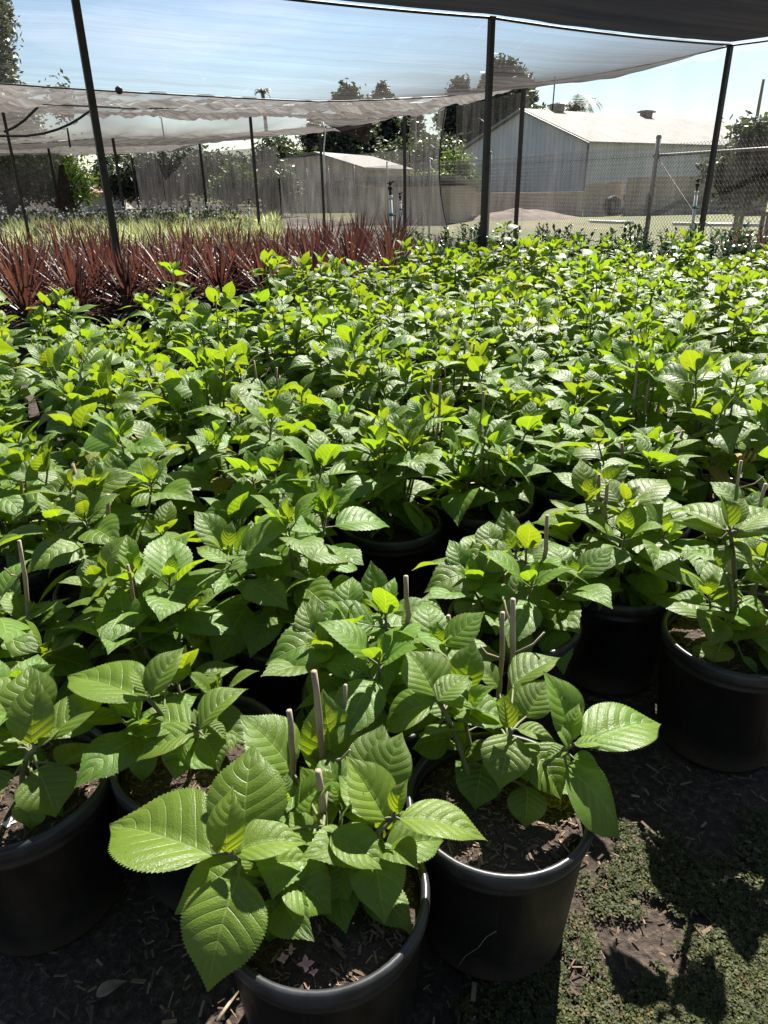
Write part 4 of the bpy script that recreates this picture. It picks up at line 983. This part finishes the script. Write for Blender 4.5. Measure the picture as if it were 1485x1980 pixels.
def house(name, label, px0, pxp, px1, eave0, peak, eave1, Y0, Y1, depth, wall, rf, board):
    """gable front from three pixel columns, roof running away from us"""
    e0 = atY(px0, eave0, Y0); e1 = atY(px1, eave1, Y1); pk = atY(pxp, peak, (Y0 + Y1) / 2)
    root = obj(name, None, loc=Z(e0, 0)); tag(root, label, 'house'); o = Z(e0, 0); e0 = e0 - o; e1 = e1 - o; pk = pk - o; dv = Z(e1 - e0, 0).normalized(); bk = Vector((-dv.y, dv.x, 0)); bk = bk if bk.y > 0 else -bk
    mb = MB(); mb.add([Z(e0, 0), Z(e1, 0), e1, pk, e0], [(0, 1, 2, 3, 4)]); 
    quad(mb, Z(e0, 0), Z(e0, 0) + bk * depth, e0 + bk * depth, e0); quad(mb, Z(e1, 0), Z(e1, 0) + bk * depth, e1 + bk * depth, e1); obj('wall', mb.mesh('wall', M[wall], False), root)
    mb = MB()
    for e_ in (e0, e1):
        o_ = (e_ - pk) * .1; t_ = Vector((0, 0, .12))
        for q in (Vector((0, 0, .02)), t_): quad(mb, e_ + o_ - bk * .4 + q, pk - bk * .4 + q, pk + bk * depth + q, e_ + o_ + bk * depth + q)
        quad(mb, e_ + o_ - bk * .4, pk - bk * .4, pk - bk * .4 + t_, e_ + o_ - bk * .4 + t_); quad(mb, e_ + o_ - bk * .4, e_ + o_ + bk * depth, e_ + o_ + bk * depth + t_, e_ + o_ - bk * .4 + t_)
    obj('roof', mb.mesh('roof', M[rf], False), root)
    mb = MB()
    for wx in (.62, .80):
        p = Z(e0.lerp(e1, wx), 1.15) - bk * .03; mb.box(p, (.8, .06, .7), math.atan2(dv.y, dv.x))
    obj('window', mb.mesh('window', M[board], False), root)
house('tan_house', 'tan gabled house behind the sheer wind screens', 500, 612, 702, 322, 298, 326, 44, 42, 9, 'tan', 'grey_roof', 'shade_board')
# low wing of the tan house: pale roof to the left
p0, p1 = g0(870, 432), g0(690, 431); sh = obj('low_shed', None, loc=p0); tag(sh, 'low tan shed with a thin white roof left of the barn', 'shed')
d_ = p1 - p0; rz = math.atan2(d_.y, d_.x); bk = Vector((-sin(rz), cos(rz), 0)); bk = bk if bk.y > 0 else -bk
mb = MB(); mb.box(d_ / 2 + bk * 1.5 + Vector((0, 0, .62)), (d_.length, 3, 1.24), rz); obj('wall', mb.mesh('wall', M['tan'], False), sh)
mb = MB(); mb.box(d_ / 2 + bk * 1.5 + Vector((0, 0, 1.36)), (d_.length + .6, 3.7, .12), rz, tilt=Matrix.Rotation(.10, 3, 'X')); obj('roof', mb.mesh('roof', M['grey_roof'], False), sh)
p0, p1 = atY(120, 405, 52), atY(215, 405, 52); hs = obj('tile_roofed_house', None, loc=Z(p0, 0)); tag(hs, 'low cream house with red tiled roof seen through the left opening', 'house')
wd = p1.x - p0.x; mb = MB(); mb.box((wd / 2, 3, .55), (wd, 6, 1.1)); obj('wall', mb.mesh('wall', M['plaster'], False), hs)
mb = MB(); e = 1.1; mb.add([Vector((-.4, -.4, e)), Vector((wd + .4, -.4, e)), Vector((wd + .4, 3, e + .95)), Vector((-.4, 3, e + .95)), Vector((-.4, 6.4, e)), Vector((wd + .4, 6.4, e))], [(0, 1, 2, 3), (3, 2, 5, 4)]); mb.box((wd / 2, -.42, e - .03), (wd + .8, .1, .14)); obj('roof', mb.mesh('roof', M['tile_roof'], False), hs)
pp = atY(1470, 190, 60); mb = MB(); mb.tube([Z(pp, 0), Z(pp, pp.z + 1.2)], [.16, .11], 8); po = obj('utility_pole', mb.mesh('utility_pole', M['wood']), label='wooden utility pole with one crossarm at the right edge', cat='utility pole')
mb = MB(); mb.box(Z(pp, pp.z - 1.3), (1.9, .14, .14), .1); mb.tube([Z(pp, pp.z - 1.25) + Vector((-.7, 0, 0)), Z(pp, pp.z - 1.0) + Vector((-.7, 0, 0))], .05, 6); mb.tube([Z(pp, pp.z - 1.25) + Vector((.7, 0, 0)), Z(pp, pp.z - 1.0) + Vector((.7, 0, 0))], .05, 6); obj('crossarm', mb.mesh('crossarm', M['wood'], False), po)

# ------------------------------------------------------------------ trees
def tree(name, label, base, clusters, leafn, lsize, seed, mat='treeleaf', trunk_r=.2, trunk_top=None, flat=1.0, group=None, cat='tree', limb=True):
    """clusters: (dx, dy, z, rx, rz) ellipsoids of leaf clumps, with gaps between them"""
    rng = R_(seed); root = obj(name, None, loc=base); tag(root, label, cat, group); cr_ = MB(); tk = MB()
    tt = trunk_top or max(c_[2] for c_ in clusters) * .85
    tk.tube([(0, 0, 0), (rng.uniform(-.1, .1), 0, tt * .4), (rng.uniform(-.15, .15), 0, tt * .75), (0, 0, tt)], [trunk_r, trunk_r * .75, trunk_r * .45, trunk_r * .12], 9)
    tot = sum(c_[3] * c_[3] * c_[4] for c_ in clusters)
    for (dx, dy, z, rx, rz_) in clusters:
        if limb: tk.tube([(0, 0, min(tt * .95, max(.3, z - .35 * abs(dx) - .3 * rz_))), (dx * .5, dy * .5, z - .15 * rz_), (dx * .9, dy * .9, z)], [trunk_r * .3, trunk_r * .2, trunk_r * .06], 5)
        n_ = max(8, int(leafn * rx * rx * rz_ / tot)); ns = max(3, n_ // 40)
        subs = []
        for _ in range(ns):
            v_ = Vector((rng.gauss(0, 1), rng.gauss(0, 1), rng.gauss(0, 1))).normalized() * rng.random() ** .4
            subs.append((Vector((dx + v_.x * rx, dy + v_.y * rx, z + v_.z * rz_)), rng.uniform(.25, .42) * min(rx, rz_), rng.gauss(.15, .25)))
        for i in range(n_):
            c_, r_, ag = subs[i % ns]; o_ = Vector((rng.gauss(0, r_), rng.gauss(0, r_), rng.gauss(0, r_ * flat))); p = c_ + o_
            a = Vector((rng.gauss(0, 1), rng.gauss(0, 1), rng.gauss(0, .7))).normalized(); b_ = a.orthogonal().normalized(); b_ = Matrix.Rotation(rng.random() * 6, 3, a) @ b_
            s = lsize * rng.uniform(.6, 1.3)
            cr_.add([p - a * s, p + b_ * s * .42, p + a * s, p - b_ * s * .42], [(0, 1, 2, 3)], None, max(-.2, min(1, ag + rng.gauss(0, .12))))
    obj('trunk', tk.mesh('trunk', M['bark']), root); obj('crown', cr_.mesh('crown', M[mat], False), root); return root
def column(rng, h, w, z0=1.0, step=.9):
    out = []; z = z0
    while z < h:
        k_ = (1 - (z / h) ** 2) ** .5 * w
        for q in range(3):
            a = rng.random() * 6.3; out.append((cos(a) * k_ * .65 * rng.random(), sin(a) * k_ * .5, z + rng.uniform(-.3, .3), k_ * rng.uniform(.45, .8), step * rng.uniform(.5, .9)))
        z += step * rng.uniform(.8, 1.2)
    return out
def P0(px, Y): return Z(atY(px, 353, Y), 0)
rg = R_(77)
tall = [(672, 62, 7.6, 1.9, 5000), (745, 66, 8.2, 1.7, 5500), (800, 64, 6.4, 1.3, 4000), (885, 62, 8.0, 1.5, 5500), (965, 60, 8.9, 2.4, 9000), (612, 66, 6.6, .9, 2500), (1005, 66, 8.0, 1.2, 3500)]
tl = ['tall dark ragged tree behind the tan house, leftmost of its row', 'tall dark tree with gaps right of the tan house', 'slim dark tree behind the first sprinkler riser', 'tall dark slender tree just left of the barn', 'broadest tall dark tree rising behind the barn gable', 'thin pointed dark conifer above the tan house roof', 'narrow dark tree close behind the barn peak']
for q, (px, Y, h, wd_, n) in enumerate(tall):
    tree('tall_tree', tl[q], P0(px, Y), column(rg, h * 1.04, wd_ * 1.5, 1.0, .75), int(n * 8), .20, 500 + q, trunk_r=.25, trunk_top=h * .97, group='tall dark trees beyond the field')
lows = [(540, 58, [(0, 0, 3.2, 1.6, 1.1), (1.2, 0, 2.9, 1.1, .8), (-1.2, .3, 2.6, 1.0, .9), (.2, .2, 4.0, .8, .6)], 'round dark tree behind the tan house roof', 'treeleaf', 3500),
 (440, 46, [(0, 0, 1.92, 1.6, 0.86), (1.3, 0, 1.63, 1.1, 0.65), (-1.3, 0, 1.78, 1.3, 0.79), (0.4, 0, 2.44, 0.9, 0.5)], 'dark rounded tree behind the black wind screen', 'treeleaf', 4000),
 (360, 48, [(0, 0, 2.15, 2.0, 1.01), (1.7, 0, 1.92, 1.4, 0.79), (-1.9, 0, 1.63, 1.5, 0.86)], 'wide dark tree behind the middle of the black screen', 'treeleaf', 4000),
 (280, 48, [(0, 0, 2.0, 1.9, 0.94), (1.7, 0, 1.63, 1.3, 0.79), (-1.6, 0, 1.33, 1.2, 0.72)], 'dark tree behind the left end of the black screen', 'treeleaf', 4000),
 (455, 37, [(0, 0, 1.5, .7, .7), (.6, 0, 1.2, .6, .6), (-.6, 0, 1.2, .6, .6)], 'bright green shrub against the dark screen', 'brightleaf', 1800),
 (540, 37, [(0, 0, 1.3, .75, .9), (.5, 0, .9, .5, .7), (-.5, 0, 1.0, .5, .7)], 'dark green bush before the tan house wall', 'treeleaf', 2600),
 (20, 38, [(0, 0, 2.0, 1.9, 1.3), (1.9, 0, 2.0, 1.5, 1.2), (-1.8, 0, 2.2, 1.7, 1.4), (2.6, 0, 1.4, 1.0, .9)], 'leafy green tree behind the left see-through screen', 'brightleaf', 6000),
 (115, 42, [(0, 0, 1.9, 1.4, 1.0), (.8, 0, 1.4, .9, .8), (-1.0, 0, 2.1, 1.2, 1.0)], 'bright leafy bush beside the tile-roofed house', 'brightleaf', 4000),
 (232, 55, [(0, 0, 2.6, 1.4, .9), (-1.0, 0, 2.5, .9, .7), (1.2, 0, 2.0, 1.1, 1.0)], 'green tree above the red tiled roof', 'treeleaf', 2500),
 (835, 56, [(0, 0, 2.6, 2.2, 1.3), (2.0, 0, 2.2, 1.5, 1.1), (-2.2, 0, 2.4, 1.6, 1.2), (.8, 0, 3.6, 1.2, .8)], 'low broad grey-green tree between the tall dark ones', 'treeleaf', 4500),
 (825, 40, [(0, 0, 1.2, 1.1, .55), (1.3, 0, 1.1, .9, .5), (-1.3, 0, 1.0, .9, .5)], 'pale yellow-green bush over the low shed', 'brightleaf', 2500),
 (880, 42, [(0, 0, 1.9, .9, .9), (.5, 0, 1.3, .7, .7)], 'yellow-green sapling at the left corner of the barn', 'brightleaf', 1600),
 (1310, 75, [(0, 0, 4.6, 1.6, .7), (1.8, 0, 4.5, 1.3, .6)], 'distant treetop showing over the barn roof end', 'treeleaf', 1500)]
for q, (px, Y, cl, lab, mt, n) in enumerate(lows):
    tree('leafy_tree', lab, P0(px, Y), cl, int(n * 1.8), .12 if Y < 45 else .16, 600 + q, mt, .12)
# big drooping tree at the upper left
cl = []; r2 = R_(9)
for i in range(34):
    z = r2.uniform(3.5, 12.5); cl.append((r2.gauss(-.35, 1.1) * (1.25 if z < 9 else .9), r2.uniform(-1, 1), z, r2.uniform(.5, .95), r2.uniform(.8, 1.4)))
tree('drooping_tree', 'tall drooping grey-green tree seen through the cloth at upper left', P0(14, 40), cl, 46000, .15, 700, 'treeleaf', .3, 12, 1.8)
# round tree on the right with its trunk close to the fence
tb = Z(atY(1476, 480, 14.5), 0); r2 = R_(12); ct = atY(1462, 315, 14.5); cl = []
for i in range(26):
    v_ = Vector((r2.gauss(0, 1), r2.gauss(0, 1), r2.gauss(0, 1))).normalized() * r2.random() ** .33
    cl.append((ct.x - tb.x + v_.x * .62, v_.y * .62, ct.z + v_.z * .5, r2.uniform(.28, .4), r2.uniform(.24, .34)))
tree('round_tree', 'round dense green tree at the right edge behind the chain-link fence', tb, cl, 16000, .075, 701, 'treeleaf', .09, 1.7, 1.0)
# plank table by its trunk
tp = atY(1456, 415, 14.2); mb = MB(); root = obj('plank_bench', None, loc=Z(tp, 0)); tag(root, 'rough plank bench with loose boards against the round tree trunk', 'bench')
mb.box((0, 0, tp.z), (.62, .3, .04), .15); mb.box((.05, -.02, tp.z + .06), (.5, .12, .03), .35, tilt=Matrix.Rotation(.15, 3, 'Y')); mb.box((-.05, .05, tp.z + .12), (.55, .09, .03), -.15, tilt=Matrix.Rotation(-.1, 3, 'Y')); obj('seat', mb.mesh('seat', M['wood'], False), root)
for x, y in ((-.25, -.1), (.25, -.1), (-.25, .1), (.25, .1)):
    mb = MB(); mb.box((x, y, tp.z / 2 - .01), (.06, .06, tp.z - .02)); obj('leg', mb.mesh('leg', M['wood'], False), root)
# palms
def palm(px, py, Y, label, fr, seed):
    p = atY(px, py, Y); rng = R_(seed); root = obj('palm_tree', None, loc=Z(p, 0)); tag(root, label, 'palm tree'); mb = MB(); mb.tube([(0, 0, 0), (.1, 0, p.z * .5), (0, 0, p.z)], [.22, .17, .15], 8); obj('trunk', mb.mesh('trunk', M['bark']), root)
    mb = MB()
    for i in range(16):
        az = i * 2.4; h = Vector((cos(az), sin(az), 0)); e = rng.uniform(.3, 1.3); q = Vector((0, 0, p.z)); pr_ = []
        for s in range(9):
            pr_.append(q.copy()); q = q + (h * cos(e) + Vector((0, 0, 1)) * sin(e)) * fr / 8; e -= .26
        sd = Vector((-h.y, h.x, 0))
        for s in range(1, 9):
            for sg in (-1, 1):
                for t_ in (0, .5):
                    b_ = pr_[s - 1].lerp(pr_[s], t_); l_ = fr * .28 * (1 - .6 * s / 9); tp_ = b_ + sd * sg * l_ + (pr_[s] - pr_[s - 1]) * 1.2 - Vector((0, 0, l_ * .5)); w_ = (pr_[s] - pr_[s - 1]).normalized() * .06
                    mb.add([b_ - w_, tp_, b_ + w_], [(0, 1, 2)], None, rng.gauss(.3, .2))
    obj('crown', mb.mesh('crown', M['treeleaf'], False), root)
palm(1112, 212, 60, 'feathery palm rising behind the barn roof', 2.3, 1)
palm(508, 180, 70, 'small palm top showing above the wrinkled cloths', .9, 2)

# ------------------------------------------------------------------ small things on the soil and ground
def blossom(px, py, z, label, seed, r=.006, m='petal'):
    p = atZ(px, py, z); rng = R_(seed); mb = MB()
    for q in range(4):
        a = q * pi / 2 + rng.random() * .4; d_ = Vector((cos(a), sin(a), rng.uniform(.1, .5))).normalized(); leaf(mb, Vector((0, 0, 0)), d_ * r * 1.8, .62, rng.gauss(0, .5), .1, .2, 0, 8, 2, 0, rng)
    mb.tube([(0, 0, 0), (0, 0, .003)], .0015, 5); obj('fallen_blossom', mb.mesh('fallen_blossom', M[m]), loc=p, label=label, cat='blossom', group='fallen blossoms on the potting mix')
blossom(592, 1866, .303, 'largest pink fallen blossom by the front rim of the nearest pot', 1, .0085)
blossom(548, 1855, .303, 'pale pink fallen blossom left of the largest one', 2)
blossom(562, 1838, .305, 'pink fallen petals just above the two others in the nearest pot', 3)
blossom(606, 1880, .302, 'small pink fallen blossom touching the inner front rim', 5, .005)
blossom(18, 1592, .303, 'white four-petalled clover head in the pot at the left edge', 4, .008, 'white')
mb = MB(); leaf(mb, (0, 0, 0), (.055, .02, .010), .4, .2, .12, .5, -.8, 14, 3, .02, R_(2)); p = atZ(185, 1925, .006); obj('dry_leaf', mb.mesh('dry_leaf', M['wood']), loc=p, label='curled dry brown leaf on the dark soil at lower left', cat='dead leaf')
mb = MB(); mb.tube([atZ(420, 1975, .01), atZ(440, 1945, .012), atZ(462, 1915, .01)], [.004, .0035, .002], 6); obj('dry_twig', mb.mesh('dry_twig', M['cane']), label='dry twig on the soil beside the nearest pot', cat='twig')
pts = []
for x, y in [(886, 1868), (900, 1848), (925, 1832), (940, 1812), (960, 1800), (1000, 1788), (1030, 1775)]:
    r_ = ray(x, y); c2 = Vector((P2[0], P2[1])); d2 = Vector((r_.x, r_.y)); rad = .168; A2 = d2.dot(d2); B2 = -2 * d2.dot(c2); C2 = c2.dot(c2) - rad * rad; disc = B2 * B2 - 4 * A2 * C2
    if disc > 0: t_ = (-B2 - math.sqrt(disc)) / (2 * A2); pts.append(r_ * t_ + Vector((0, 0, EYE)))
if len(pts) > 2:
    mb = MB(); mb.tube(pts[:5], .0008, 5); obj('loose_thread', mb.mesh('loose_thread', M['wood']), label='pale loose thread clinging to the pot right of the nearest one', cat='thread')
